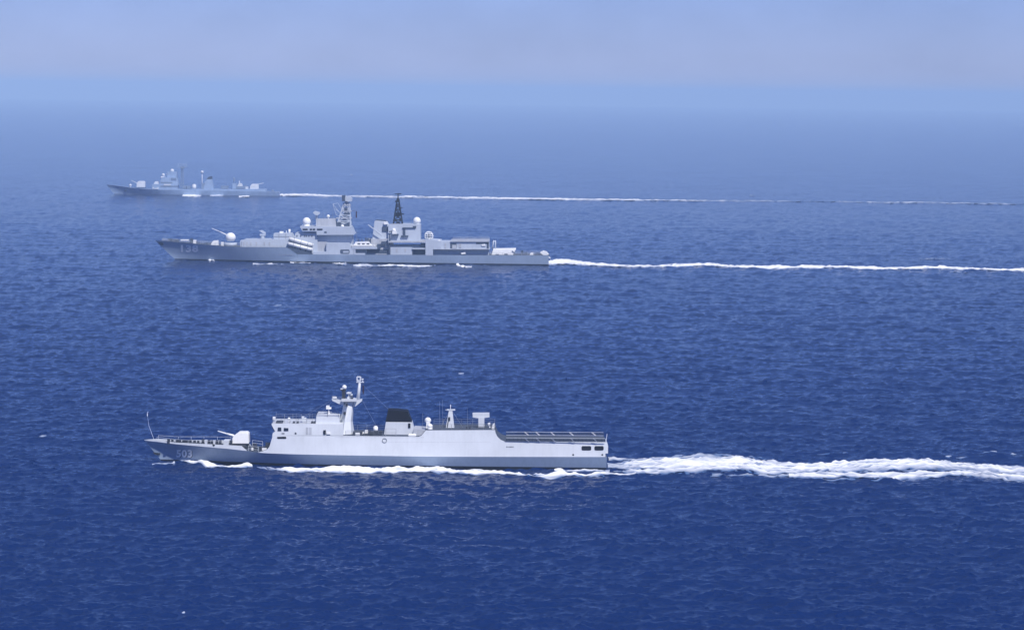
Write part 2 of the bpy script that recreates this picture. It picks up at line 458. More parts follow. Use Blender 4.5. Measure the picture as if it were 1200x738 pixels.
def number(ship, hull, txt, px0, py0, px1, py1, mat, parent, out=0.03, shadow=None, bold=0.03):
    """painted hull number, laid on the flared bow plating"""
    for dx, dz, mm, oo, nm in (((0.10, -0.07, shadow, out, 'number_outline'),) if shadow else ()) + ((0, 0, mat, out + 0.02, 'hull_number'),):
        cu = bpy.data.curves.new('t', 'FONT'); cu.body = txt; cu.size = 1.0; cu.offset = bold; cu.resolution_u = 3
        cu.space_character = 1.12
        to = bpy.data.objects.new('t', cu); COL.objects.link(to)
        dg = bpy.context.evaluated_depsgraph_get(); dg.update()
        me = bpy.data.meshes.new_from_object(to.evaluated_get(dg)); bpy.data.objects.remove(to, do_unlink=True)
        bm = bmesh.new(); bm.from_mesh(me); bmesh.ops.triangulate(bm, faces=bm.faces)
        bmesh.ops.subdivide_edges(bm, edges=bm.edges, cuts=1)
        xs = [v.co.x for v in bm.verts]; ys = [v.co.y for v in bm.verts]
        a, b, c, d = min(xs), max(xs), min(ys), max(ys)
        for v in bm.verts:
            u = (v.co.x - a) / (b - a); w_ = (v.co.y - c) / (d - c)
            p = ship.Sf(px0 + u * (px1 - px0), py1 + w_ * (py0 - py1), hull.side)
            x, z = p.x + dx, p.z + dz
            v.co = (x, hull.side(x, z) - oo, z)
        bm.to_mesh(me); bm.free(); me.name = nm
        me.materials.append(mm)
        o = bpy.data.objects.new(nm, me); COL.objects.link(o); o.parent = parent

def shell(ship, hull, cols, k=0.12, step=8.0, closed=True, th=0.18):
    """plating rising from the hull edge with an inward lean; cols = [(px, py of the top edge)]"""
    mb = MB(); yf = lambda x, z: -(hull.half(x, 1.0) - k * max(z - hull.zk(x), 0))
    dense = []
    for (a, b), (c, d) in zip(cols[:-1], cols[1:]):
        n = max(1, int(abs(c - a) / step))
        dense += [(a + (c - a) * i / n, b + (d - b) * i / n) for i in range(n)]
    dense.append(cols[-1])
    rings = []
    for a, b in dense:
        t = ship.Sf(a, b, yf); zk = hull.zk(t.x) + 0.004
        z = max(t.z, zk + 0.02); y0 = -hull.half(t.x, 1.0); y1 = yf(t.x, z)
        rings.append((t.x, y0, y1, zk, z))
    if closed:
        R_ = [[mb.add(p) for p in ((x, y0, a), (x, y1, b), (x, -y1, b), (x, -y0, a))] for x, y0, y1, a, b in rings]
        for p, q in zip(R_[:-1], R_[1:]):
            for j in range(4): mb.face((p[j], q[j], q[(j + 1) % 4], p[(j + 1) % 4]), 1 if j == 1 else 0)
        mb.face(R_[0]); mb.face(R_[-1])
    else:
        for sg in (1, -1):
            R_ = [[mb.add(p) for p in ((x, sg * y0, a), (x, sg * y1, b), (x, sg * min(y1 + th, -0.01), b), (x, sg * min(y0 + th, -0.01), a))] for x, y0, y1, a, b in rings]
            for p, q in zip(R_[:-1], R_[1:]):
                for j in range(4): mb.face((p[j], q[j], q[(j + 1) % 4], p[(j + 1) % 4]))
            mb.face(R_[0]); mb.face(R_[-1])
    return mb, yf

# ================================================================== nearest ship: corvette 503
def corvette():
    s = Ship('corvette', 450, 547.5, 5.0, 0.0,
             'light grey corvette numbered 503 with black topped funnel and broad churned wake', 'warship')
    r = s.root
    h = Hull(s, 11.6, (190, 544), (169.5, 515.8), 711, [(184, 517.4), (206, 520.2), (245, 523.7), (267, 525.6), (286, 527.7), (304, 530.2), (314, 530.9), (345, 532), (500, 534.8), (711, 535.2)],
             wlB=9.6, taper=0.10, depth=2.2, boot=0.42)
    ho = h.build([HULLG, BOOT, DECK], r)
    number(s, h, '503', 206.6, 526.6, 225.2, 536.0, WHITE, ho, shadow=BOOT, bold=0.045)
    # anchor on the stem
    mb = MB(); s.plate(mb, [(179.5, 529.4), (184, 530.2), (188, 530.6), (187.5, 532.4), (184, 533), (180.5, 532)], h.side, 0.25)
    s.part('anchor', mb, DARK, ho)
    mb = MB()
    for cx in (671.7, 705.8): s.plate(mb, [(cx + 1.2 * math.cos(i * .785), 532.6 + 1.0 * math.sin(i * .785)) for i in range(8)], lambda x, z: -h.half(x, 1) + 0.06 + 0.12 * max(0, z - h.zk(x)), 0.08)
    sc = mb
    # bulwark
    mb, byf = shell(s, h, [(169.2, 515.2), (184, 515.4), (206, 518.4), (235, 519.8), (267, 521.4), (283, 522.3), (286, 525), (289, 527.6)], k=0.10, step=4, closed=False)
    bw = s.part('bulwark', mb, GREY)
    mb = MB(); s.plate(mb, [(250.4 + 1.5 * math.cos(i * .785), 522.0 - 0.5 + 1.3 * math.sin(i * .785)) for i in range(8)], byf, 0.05); s.part('fairlead', mb, HOLE, bw)
    # superstructure flush with the hull sides
    cols = [(303, 529.7), (308, 528.4), (313, 526.4), (315.5, 523.5), (317, 519), (319.6, 510.3), (345, 510.3), (400, 510.5), (450, 511), (491, 511.4), (494, 510.2), (496, 507.6),
            (499, 504), (540, 503.8), (580.2, 503.6), (580.8, 507), (583, 511.5), (587, 515.2), (592, 517.2), (650, 517.5), (709.6, 517.8)]
    mb, syf = shell(s, h, cols, k=0.13)
    ss = s.part('superstructure', mb, [GREY, DECK])
    s.part('scuttle', sc, HOLE, ss)
    for a, b in ((681.5, 692.8), (696.6, 707.4)):
        mb = MB(); s.plate(mb, [(a + 1, 522.4), (b - 1, 522.4), (b, 523.4), (b, 526.4), (b - 1, 527.4), (a + 1, 527.4), (a, 526.4), (a, 523.4)], syf, 0.06); s.part('stern_opening', mb, HOLE, ss)
    mb = MB(); s.plate(mb, [(325, 511.6), (335, 511.4), (335.6, 513), (334.8, 513.8), (325.6, 513.8), (324.6, 513)], syf, 0.06); s.part('side_opening', mb, HOLE, ss)
    mb = MB(); R1 = [s.Sf(450.6 + 2.6 * math.cos(i * math.pi / 8), 516.0 + 2.4 * math.sin(i * math.pi / 8), syf) + Vector((0, -0.05, 0)) for i in range(17)]
    for a, b in zip(R1[:-1], R1[1:]): mb.tube(a, b, 0.07, n=6)
    s.part('crest_ring', mb, NET, ss)
    mb = MB()
    for i, wd in enumerate((1.4, 1.0, 1.6, 1.2, 1.3)):
        x = 593.2 + i * 1.8; s.plate(mb, [(x, 522.7), (x + wd, 522.7), (x + wd, 524.2), (x, 524.2)], syf, 0.03)
    s.part('name_lettering', mb, NET, ss)
    mb = MB(); s.plate(mb, [(392, 512), (497, 512.2), (497, 512.5), (392, 512.3)], syf, 0.02)
    s.plate(mb, [(455, 517.6), (575, 517.9), (575, 518.1), (455, 517.8)], syf, 0.02)
    s.part('rubbing_strake', mb, GREY2, ss)
    # bridge
    zr = s.P(345, 510.5, -4.6)[2]; bk = 0.13; bf = lambda x, z: -4.7 + bk * max(0, z - zr)
    mb = MB(); s.prism(mb, [(319.0, 511.0), (319.6, 507.4), (322.4, 505.4), (318.2, 498.0), (318.2, 496.4), (372, 496.8), (402, 497), (402, 511)], -4.7, None, bk, zr)
    br = s.part('bridge', mb, GREY)
    wpts = ([(325.6, 500.6), (329.6, 500.6), (329.8, 505), (325.2, 505)], [(332.6, 501.2), (338, 501.4), (338, 505), (332.4, 505)])
    for p in wpts:
        mb = MB(); s.plate(mb, p, bf, 0.05); s.part('bridge_window', mb, GLASS, br)
    mb = MB(); s.prism(mb, [(318.7, 500), (320.0, 500), (323.0, 505.2), (321.6, 505.2)], -4.15); s.part('bridge_window', mb, GLASS, br)
    mb = MB()
    s.plate(mb, [(330, 507.2), (333.4, 507.2), (333.4, 508.2), (330, 508.2)], bf, 0.05)
    s.plate(mb, [(345.4, 506.6), (347.4, 506.6), (347.4, 508.6), (345.4, 508.6)], bf, 0.05); s.part('side_lamp', mb, DARK, br)
    for a in (358.4, 362.2):
        mb = MB(); s.plate(mb, [(a, 500.6), (a + 3.0, 500.6), (a + 3.0, 508.8), (a, 508.8)], bf, 0.04); s.part('door', mb, GREY2, br)
    # director house behind the bridge
    mb = MB(); s.prism(mb, [(369.8, 499), (370.6, 486.6), (397.4, 487.2), (398.6, 511), (372, 511)], -3.8, None, 0.10)
    dh = s.part('director_house', mb, GREY)
    dyf = lambda x, z: -4.0 + 0.10 * max(0, z - zr)
    mb = MB(); s.plate(mb, [(379, 503.8), (381.8, 503.8), (381.8, 508.6), (379, 508.6)], lambda x, z: -4.75 , 0.06); s.part('door', mb, HOLE, dh)
    mb = MB(); s.rect(mb, 383, 506.6, 387, 508.8, -4.9, -4.3); s.part('locker', mb, WHITE, dh)
    # roof gear on the bridge
    def post_dome(a, yt, yb, rp, y, name, mats=WHITE, pole=0.16):
        mb = MB(); s.tube(mb, (a, yb + 3), (a, yt), y, pole); s.ball(mb, (a, yt - rp * 0.5), y, rp); return s.part(name, mb, mats)
    post_dome(338.7, 491.4, 496.6, 1.7, -2.5, 'satellite_dome')
    mb = MB(); s.rect(mb, 337.4, 493.6, 340.2, 498.5, -3.0, -2.0); s.part('dome_pedestal', mb, GREY2)
    mb = MB(); s.tube(mb, (321, 497), (321, 490.5), -3, 0.12); s.rect(mb, 319.6, 488.4, 322.6, 491.6, -3.4, -2.6); s.part('searchlight', mb, WHITE)
    mb = MB(); s.tube(mb, (357, 498.5), (357, 494), -1.5, 0.35); s.rect(mb, 354.2, 491, 359, 494.5, -2.3, -0.7); s.rect(mb, 353.6, 488, 356.2, 491, -2.0, -1.0); s.rect(mb, 356.6, 489.4, 358.6, 491.2, -1.8, -1.0)
    s.part('optical_director', mb, GREY)
    mb = MB(); s.tube(mb, (385.3, 488.5), (385.3, 480), 0, 0.10); s.rect(mb, 382.2, 475.6, 386, 479.4, -0.7, 0.7); s.rect(mb, 386, 477, 388.2, 479.2, -0.3, 0.3); s.ball(mb, (385.4, 484.6), 0, 1.6); s.part('optical_sight', mb, WHITE)
    mb = MB()
    for a in (343, 347.5, 364.5, 367.5): s.rect(mb, a, 494.2, a + 2.4, 497.6, -3.6, -2.4)
    s.rect(mb, 323.4, 494.0, 331, 497.6, -3.8, -1.0); s.part('roof_locker', mb, DARK)
    top = lambda pts, yf: [s.Sf(a, b, yf) for a, b in pts]
    s.rail('guard_rail', top([(319.5, 497), (369.5, 497.3)], lambda x, z: -4.2), None, h=1.05, r=0.035)
    s.rail('guard_rail', [Vector((p.x, -p.y, p.z)) for p in top([(319.5, 497), (369.5, 497.3)], lambda x, z: -4.2)], None, h=1.05, r=0.035)
    s.rail('guard_rail', top([(371, 487.2), (397, 487.8)], lambda x, z: -3.6), None, h=0.9, r=0.04, mats=DARK)
    mb = MB()
    for a, hgt in ((323.5, 482), (347, 484), (333.5, 486), (366, 484)): s.tube(mb, (a, 497), (a + 0.2, hgt), -3.2, 0.035, 0.02, 5)
    s.part('whip_antenna', mb, NET)
    # main mast: six sided tapering tower
    def ring(pz, xl, xr, hy):
        m_ = (xl + xr) / 2; q = 0.5 * (xr - xl)
        xs_ = [(xl, 0), (m_ - 0.18 * q, -hy), (xr - 0.25 * q, -hy * 0.72), (xr, 0), (xr - 0.25 * q, hy * 0.72), (m_ - 0.18 * q, hy)]
        return [s.P(a, pz, 0) + Vector((0, b, 0)) for a, b in xs_]
    mb = MB(); mb.loft([ring(512, 392.6, 416.2, 4.1), ring(493, 398.6, 413.2, 2.4), ring(473.5, 402.6, 414.8, 1.15), ring(470, 402.2, 416.2, 1.2)])
    ms = s.part('main_mast', mb, GREY)
    mb = MB()
    s.prism(mb, [(388.6, 467.4), (403, 469.6), (403, 474.8), (399.6, 474.2), (389.6, 469.6)], -0.9)
    s.prism(mb, [(415, 470), (424.2, 467.6), (424, 469.8), (416.4, 476), (414, 476)], -0.7)
    s.rect(mb, 400, 467.6, 418, 470.4, -1.7); s.part('mast_platform', mb, GREY, ms)
    mb = MB(); s.rect(mb, 405, 473, 407.4, 476, -1.5, -1.0); s.rect(mb, 402.4, 483, 405, 486, -2.2, -1.2); s.rect(mb, 400, 504.6, 403.4, 506.2, -2.7, -2.2); s.part('mast_hatch', mb, DARK, ms)
    s.rail('platform_rail', [s.P(389, 468, -0.8), s.P(402, 470, -0.8)], None, h=0.7, r=0.03, parent=ms)
    mb = MB(); s.rect(mb, 389.6, 465, 394.4, 466.8, -0.5); s.tube(mb, (392, 469), (392, 466), 0, 0.15); s.part('navigation_radar', mb, WHITE, ms)
    mb = MB(); s.rect(mb, 400.6, 458, 404.6, 468.5, -0.55); s.rect(mb, 398.8, 456.2, 405.4, 457.6, -0.5); s.part('radome_pedestal', mb, DARK, ms)
    mb = MB(); s.ball(mb, (403.6, 453.6), 0, 2.7, 1.05); s.part('radome', mb, WHITE, ms)
    mb = MB(); s.rect(mb, 399, 455.2, 401.8, 457, -0.5); s.rect(mb, 406, 460.2, 411.4, 461.4, -0.9); s.rect(mb, 408, 462, 413, 465.4, -0.6); s.rect(mb, 406.8, 465, 409.6, 467.8, -0.8)
    s.tube(mb, (408.6, 468), (408.6, 459), 0, 0.12); s.part('mast_fittings', mb, GREY, ms)
    mb = MB(); s.rect(mb, 409.5, 463.6, 413.4, 464.6, -0.75); s.rect(mb, 411, 467, 413.6, 468.4, -1.2); s.part('antenna_housing', mb, DARK, ms)
    mb = MB(); s.tube(mb, (419.4, 469.5), (421.6, 448), 0, 0.36, 0.24, 10); s.part('pole_mast', mb, GREY, ms)
    mb = MB(); s.rect(mb, 417.6, 447.2, 426.4, 448.2, -0.25); s.tube(mb, (421.8, 449), (422.2, 441), 0, 0.1)
    for (a, b), (c, d) in (((418.4, 441.6), (422.6, 441.6)), ((418.4, 446), (422.6, 446)), ((418.4, 441.6), (418.4, 446)), ((422.6, 441.6), (422.6, 446))): s.tube(mb, (a, b), (c, d), 0, 0.14, n=6)
    s.tube(mb, (425, 448), (425, 445), 0, 0.08); s.ball(mb, (425, 444.4), 0, 1.2); s.part('mast_head_antenna', mb, GREY, ms)
    mb = MB(); s.tube(mb, (425.6, 448), (425.6, 462), 0, 0.02, n=5)
    A = [s.P(425.0, 451.5, 0), s.P(426.4, 451.5, 0), s.P(426.6, 461.8, 0), s.P(424.8, 461.0, 0)]
    rows = []
    for i in range(9):
        u = i / 8; a = A[0].lerp(A[3], u); b = A[1].lerp(A[2], u)
        rows.append([a.lerp(b, j / 5) + Vector((0, 0.10 * math.sin(j * 2.1 + i * 0.9), 0)) for j in range(6)])
    g = [[mb.add(p) for p in rw] for rw in rows]
    for i in range(8):
        for j in range(5): mb.face((g[i][j], g[i][j + 1], g[i + 1][j + 1], g[i + 1][j]))
    s.part('ensign', mb, FLAG, ms)
    mb = MB(); s.tube(mb, (389.4, 468.4), (340, 497), -0.6, 0.022, n=4); s.tube(mb, (424, 468), (447, 510), -0.6, 0.022, n=4); s.tube(mb, (422, 448), (455, 479), 0, 0.02, n=4); s.tube(mb, (391, 468.6), (371, 488), 0.6, 0.022, n=4); s.part('stay_wire', mb, NET, ms)
    # clutter between the mast and the funnel
    mb = MB(); s.rect(mb, 416.4, 507.4, 421.6, 512.5, -4.3, -3.2); s.rect(mb, 427.6, 504.2, 431, 507.6, -3.2, -2.2); s.rect(mb, 424.6, 506.6, 427, 508.8, -3.6, -2.6); s.part('raft_canister', mb, WHITE)
    mb = MB()
    for a, b, t in ((413.6, 416.4, 506), (421.6, 424.6, 505.2), (425, 436, 508), (432, 434.6, 504.6), (434.4, 438, 506.4), (444, 447.6, 505.2)): s.rect(mb, a, t, b, 513, -3.8, -2.2)
    s.part('deck_machinery', mb, DARK)
    mb = MB(); s.tube(mb, (440.2, 505), (440.2, 500.6), -2.6, s.m(2.7), n=14); s.ball(mb, (440.2, 500.6), -2.6, 2.7, 0.7); dr = s.part('decoy_launcher', mb, WHITE)
    mb = MB(); s.rect(mb, 437.8, 504.6, 443, 513, -3.4, -1.8); s.part('launcher_base', mb, DARK, dr)
    # funnel
    mb = MB(); s.prism(mb, [(449.4, 513), (452.2, 494.3), (482.6, 494.6), (484.6, 503), (491.2, 504.4), (492, 513)], -2.1, None, 0.06)
    fn = s.part('funnel', mb, GREY)
    mb = MB(); s.prism(mb, [(451.6, 494.4), (454.6, 480.2), (464, 480.4), (477.4, 481.8), (482.6, 494.6)], -1.85, None, 0.05); s.part('funnel_cap', mb, BLACK, fn)
    mb = MB(); s.rect(mb, 478.4, 496, 481, 501.2, -2.12, -1.0); s.part('vent_or_shade_patch', mb, HOLE, fn)
    mb = MB(); s.prism(mb, [(484.6, 503.2), (500, 504.4), (500, 513), (484, 513)], -3.6, None, 0.05); s.part('exhaust_trunk', mb, GREY2, fn)
    s.rail('guard_rail', top([(452, 511.4), (464, 511.5)], lambda x, z: -4.4), None, h=1.5, r=0.05, wires=2, mats=GREY2)
    mb = MB(); s.prism(mb, [(477.8, 509.8), (479, 508.6), (486.4, 508.6), (488, 510), (487, 511.6), (479, 511.6)], -4.9, -3.5); s.part('workboat', mb, WHITE, bevel=0.15)
    # hangar roof
    mb = MB(); s.rect(mb, 499.5, 494, 504, 505.5, -2.0, -1.0); s.ball(mb, (501.4, 492.4), -1.4, 3.8, 0.95, cut=-0.5); s.part('satellite_dome', mb, WHITE)
    mb = MB(); s.tube(mb, (503.8, 505), (503.8, 499), -3.2, s.m(3.0), n=16); s.ball(mb, (503.8, 499.2), -3.2, 3.3, 0.9, cut=-0.2); s.part('satellite_dome', mb, WHITE)
    mb = MB(); mb.loft([[s.P(a, 505.5, 0) + Vector((0, b, 0)) for a, b in ((521.6, -0.9), (533, -0.9), (533, 0.9), (521.6, 0.9))],
                        [s.P(a, 481.2, 0) + Vector((0, b, 0)) for a, b in ((526, -0.3), (530.2, -0.3), (530.2, 0.3), (526, 0.3))]])
    am = s.part('after_mast', mb, GREY)
    mb = MB(); s.rect(mb, 523.6, 479.4, 533.4, 480.8, -0.3); s.tube(mb, (522, 480), (527, 480.8), 0, 0.09); s.tube(mb, (528, 481), (528, 474), 0, 0.07); s.part('yard', mb, GREY, am)
    mb = MB(); s.plate(mb, [(525.4, 488.6), (527.6, 488.6), (527.6, 492.6), (525.2, 492.6)], lambda x, z: -0.62, 0.12); s.tube(mb, (525.4, 493), (523.6, 503), -0.75, 0.09)
    s.part('mast_hatch', mb, DARK, am)
    mb = MB(); s.tube(mb, (514, 504), (528, 480), 0, 0.03, n=5); s.tube(mb, (545, 505), (529, 479.5), 0, 0.03, n=5); s.part('stay_wire', mb, NET, am)
    mb = MB(); s.rect(mb, 560.6, 489, 567.6, 500.6, -0.9); s.prism(mb, [(560, 500.5), (568.6, 500.5), (569.6, 502.6), (559, 502.6)], -1.1); ml = s.part('missile_launcher', mb, GREY)
    mb = MB(); s.prism(mb, [(553.8, 484.2), (573.4, 484.0), (573.6, 488.8), (566, 489.8), (560, 489.8), (554, 489)], -0.75); s.part('launch_box', mb, GREY, ml)
    mb = MB(); s.rect(mb, 557.8, 500.6, 569, 506, -1.6); s.part('launcher_base', mb, DARK, ml)
    mb = MB(); s.rect(mb, 546, 499.6, 547.6, 505.5, -3.2, -2.6); s.rect(mb, 549.6, 500.4, 551.4, 505.5, -3.0, -2.4); s.part('roof_locker', mb, DARK)
    mb = MB(); s.prism(mb, [(576, 505), (576.4, 500.4), (577.6, 497), (579.6, 496.4), (580, 500), (578.4, 505)], -3.4, -2.2); s.prism(mb, [(571.6, 496), (574.4, 495.2), (574.6, 497.6), (572.2, 498)], -1.2, -0.4); s.tube(mb, (573, 498), (575.5, 505), -0.8, 0.12); s.part('searchlight', mb, WHITE)
    for sg in (1, -1):
        s.rail('guard_rail', [Vector((p.x, sg * p.y, p.z)) for p in top([(507, 504), (540, 503.8), (579.5, 503.7)], lambda x, z: -4.6)], None, h=1.1, r=0.035)
        s.rail('guard_rail', [Vector((p.x, sg * p.y, p.z)) for p in top([(405, 510.6), (449, 511.0)], lambda x, z: -4.9)], None, h=1.0, r=0.03)
    mb = MB()
    for a, t in ((495.6, 484), (515.5, 470), (519, 468), (548, 478)): s.tube(mb, (a, 505), (a - 0.4, t), -2.5 if a < 500 else 1.0, 0.035, 0.02, 5)
    s.part('whip_antenna', mb, NET)
    # flight deck safety nets, hinged frames along both edges
    for sg, hs in ((-1, (0.10, 0.42, 0.80)), (1, (0.10, 0.36, 0.66))):
        mb = MB(); mb.loose = True
        a = s.Sf(593, 517.4, syf); b = s.Sf(709, 517.9, syf); n = 26
        y0 = abs(a.y)
        for f_, hh, rr, i in ((0.02, hs[0], .05, 0), (0.30, hs[1], .06, 1), (0.55, hs[2], .05, 2)):
            mb.tube((a.x, sg * (y0 + f_), a.z + hh), (b.x, sg * (y0 + f_), b.z + hh), rr, n=6, mi=1 if i == 1 else 0)
        for i in range(n + 1):
            t = a.lerp(b, i / n)
            mb.tube((t.x, sg * y0, t.z + 0.05), (t.x, sg * (y0 + 0.55), t.z + hs[2]), 0.03, n=5, mi=1)
            if i in (6, 9, 13, 18, 24): mb.tube((t.x, sg * (y0 + .05), t.z + .05), (t.x - 0.8, sg * (y0 + .5), t.z + hs[2]), 0.12, n=6)
            if i < n:                                     # netting between the frames: fore-and-aft cords
                q = a.lerp(b, (i + 1) / n)
                for c in range(1, 5):
                    u = c / 5; mb.tube((t.x, sg * (y0 + .55 * u), t.z + .05 + (hs[2] - .05) * u - .05), (q.x, sg * (y0 + .55 * u), q.z + .05 + (hs[2] - .05) * u - .05), 0.018, n=4, mi=1)
        s.part('safety_net', mb, [GREY2, DARK])
    mb = MB(); a = s.Sf(596, 517.4, syf); b = s.Sf(708, 517.9, syf); zz = a.z + 0.02
    for y in (-3.6, 0, 3.6): mb.box(a.x + 1, b.x - 0.5, y - 0.12, y + 0.12, zz - 0.02, zz + 0.012)
    mb.box((a.x + b.x) / 2 - .12, (a.x + b.x) / 2 + .12, -3.6, 3.6, zz - 0.016, zz + 0.008)
    s.part('deck_marking', mb, WHITE)
    # gun
    mb = MB()
    near = [(271.6, 519.8), (272.2, 512.8), (275.2, 509.8), (279.8, 506.6), (289.4, 506.5), (291.2, 508.2), (291.6, 519.8)]
    s.prism(mb, near, -1.55, None, 0.10); gn = s.part('gun_turret', mb, WHITE, bevel=0.12)
    mb = MB(); s.tube(mb, (274.5, 510.4), (266, 508.0), 0, 0.22, 0.17, 10); s.tube(mb, (266, 508), (255.2, 504.8), 0, 0.13, 0.11, 10); s.part('barrel', mb, WHITE, gn)
    mb = MB(); s.tube(mb, (281.5, 526), (281.5, 519.8), 0, 1.75, n=24); s.part('turret_ring', mb, DARK, gn)
    # foredeck
    mb = MB(); s.rect(mb, 261.8, 516.4, 268.4, 523.5, -2.4, 1.0); s.rect(mb, 249.8, 515.8, 252, 521.5, -3.0, -2.4); s.rect(mb, 240, 515.2, 242.8, 521, -3.0, -2.4); s.part('deck_locker', mb, GREY)
    mb = MB()
    for a in (196, 200.6, 205.6, 209.6, 213.4, 217.6, 222, 226.4, 231): s.rect(mb, a, 513.8 + (a - 196) * .05 + (a * 13 % 5) * 0.25, a + 2.2 + (a * 7 % 3) * 0.7, 520, -2.0, -1.2)
    for a, t in ((236.2, 514.8), (243.4, 515.8), (247, 516.4), (252.6, 516.2), (256.4, 516.4), (269.2, 516.4)): s.rect(mb, a, t, a + 2.6, t + 7, -2.8, -1.6)
    s.part('mooring_gear', mb, DARK)
    mb = MB()
    for a in (297.2, 300): s.tube(mb, (a, 528.5), (a, 519.4), -1.8, 0.2, n=10)
    s.rect(mb, 311, 519, 315.6, 526, -3.2, -1.6); s.rect(mb, 303.8, 522.8, 306.4, 528, -3.4, -2.8); s.part('bollard', mb, DARK)
    mb = MB(); s.rect(mb, 294.6, 524.6, 296.8, 527.4, -3.8, -3.2); s.rect(mb, 307, 524.8, 312.4, 527.6, -4.2, -3.8); s.part('deck_locker', mb, WHITE)
    for sg in (1, -1):
        s.rail('guard_rail', [Vector((p.x, sg * p.y, p.z)) for p in top([(184, 515.4), (206, 518.4), (235, 519.8), (266, 521.4)], byf)], None, h=0.62, r=0.03, mats=GREY, wires=1, step=2.2)
        s.rail('guard_rail', [Vector((p.x, sg * p.y, p.z)) for p in top([(291, 528.2), (303, 530)], lambda x, z: -h.half(x, 1) + .2)], None, h=1.0, r=0.035, mats=GREY, wires=2)
    mb = MB(); s.tube(mb, (180.6, 515), (174.4, 498.5), 0, 0.038, 0.028, 6); s.tube(mb, (174.4, 498.5), (172.6, 484), 0, 0.022, 0.016, 6); s.tube(mb, (172.6, 484), (173.6, 482), 0, 0.05, n=6); s.rect(mb, 172.2, 484.5, 173.2, 487.4, -0.08); s.part('jackstaff', mb, GREY)
    mb = MB(); s.tube(mb, (710, 518), (711.4, 508), 0, 0.06, n=6); s.rect(mb, 709.6, 514, 710.8, 518.4, -3, -2.6); s.part('ensign_staff', mb, GREY)
    mb = MB(); p = s.Sf(711, 526, lambda x, z: -3.0)
    for k in range(3): mb.box(p.x - 0.3, p.x + 0.25, -3.2 + k * 2.6, -2.6 + k * 2.6, p.z - 0.8, p.z + 0.7)
    s.part('stern_fender', mb, GREY)
    return s, h
SHIP_A, HULL_A = corvette()

# ================================================================== middle ship: destroyer 138
def lattice(s, mb, base, top, y_base, y_top, bays, r):
    """four legged lattice tower between two px rectangles: base=(xl, xr, py) top=(xl, xr, py)"""
    lev = []
    for i in range(bays + 1):
        u = i / bays; py = base[2] + (top[2] - base[2]) * u; xl = base[0] + (top[0] - base[0]) * u; xr = base[1] + (top[1] - base[1]) * u
        hy = y_base + (y_top - y_base) * u
        a = s.P(xl, py, 0); b = s.P(xr, py, 0)
        lev.append([a + Vector((0, -hy, 0)), b + Vector((0, -hy, 0)), b + Vector((0, hy, 0)), a + Vector((0, hy, 0))])
    for p, q in zip(lev[:-1], lev[1:]):
        for i in range(4):
            mb.tube(p[i], q[i], r, n=6); mb.tube(q[i], q[(i + 1) % 4], r * 0.7, n=5)
            mb.tube(p[i], q[(i + 1) % 4], r * 0.6, n=5); mb.tube(p[(i + 1) % 4], q[i], r * 0.6, n=5)

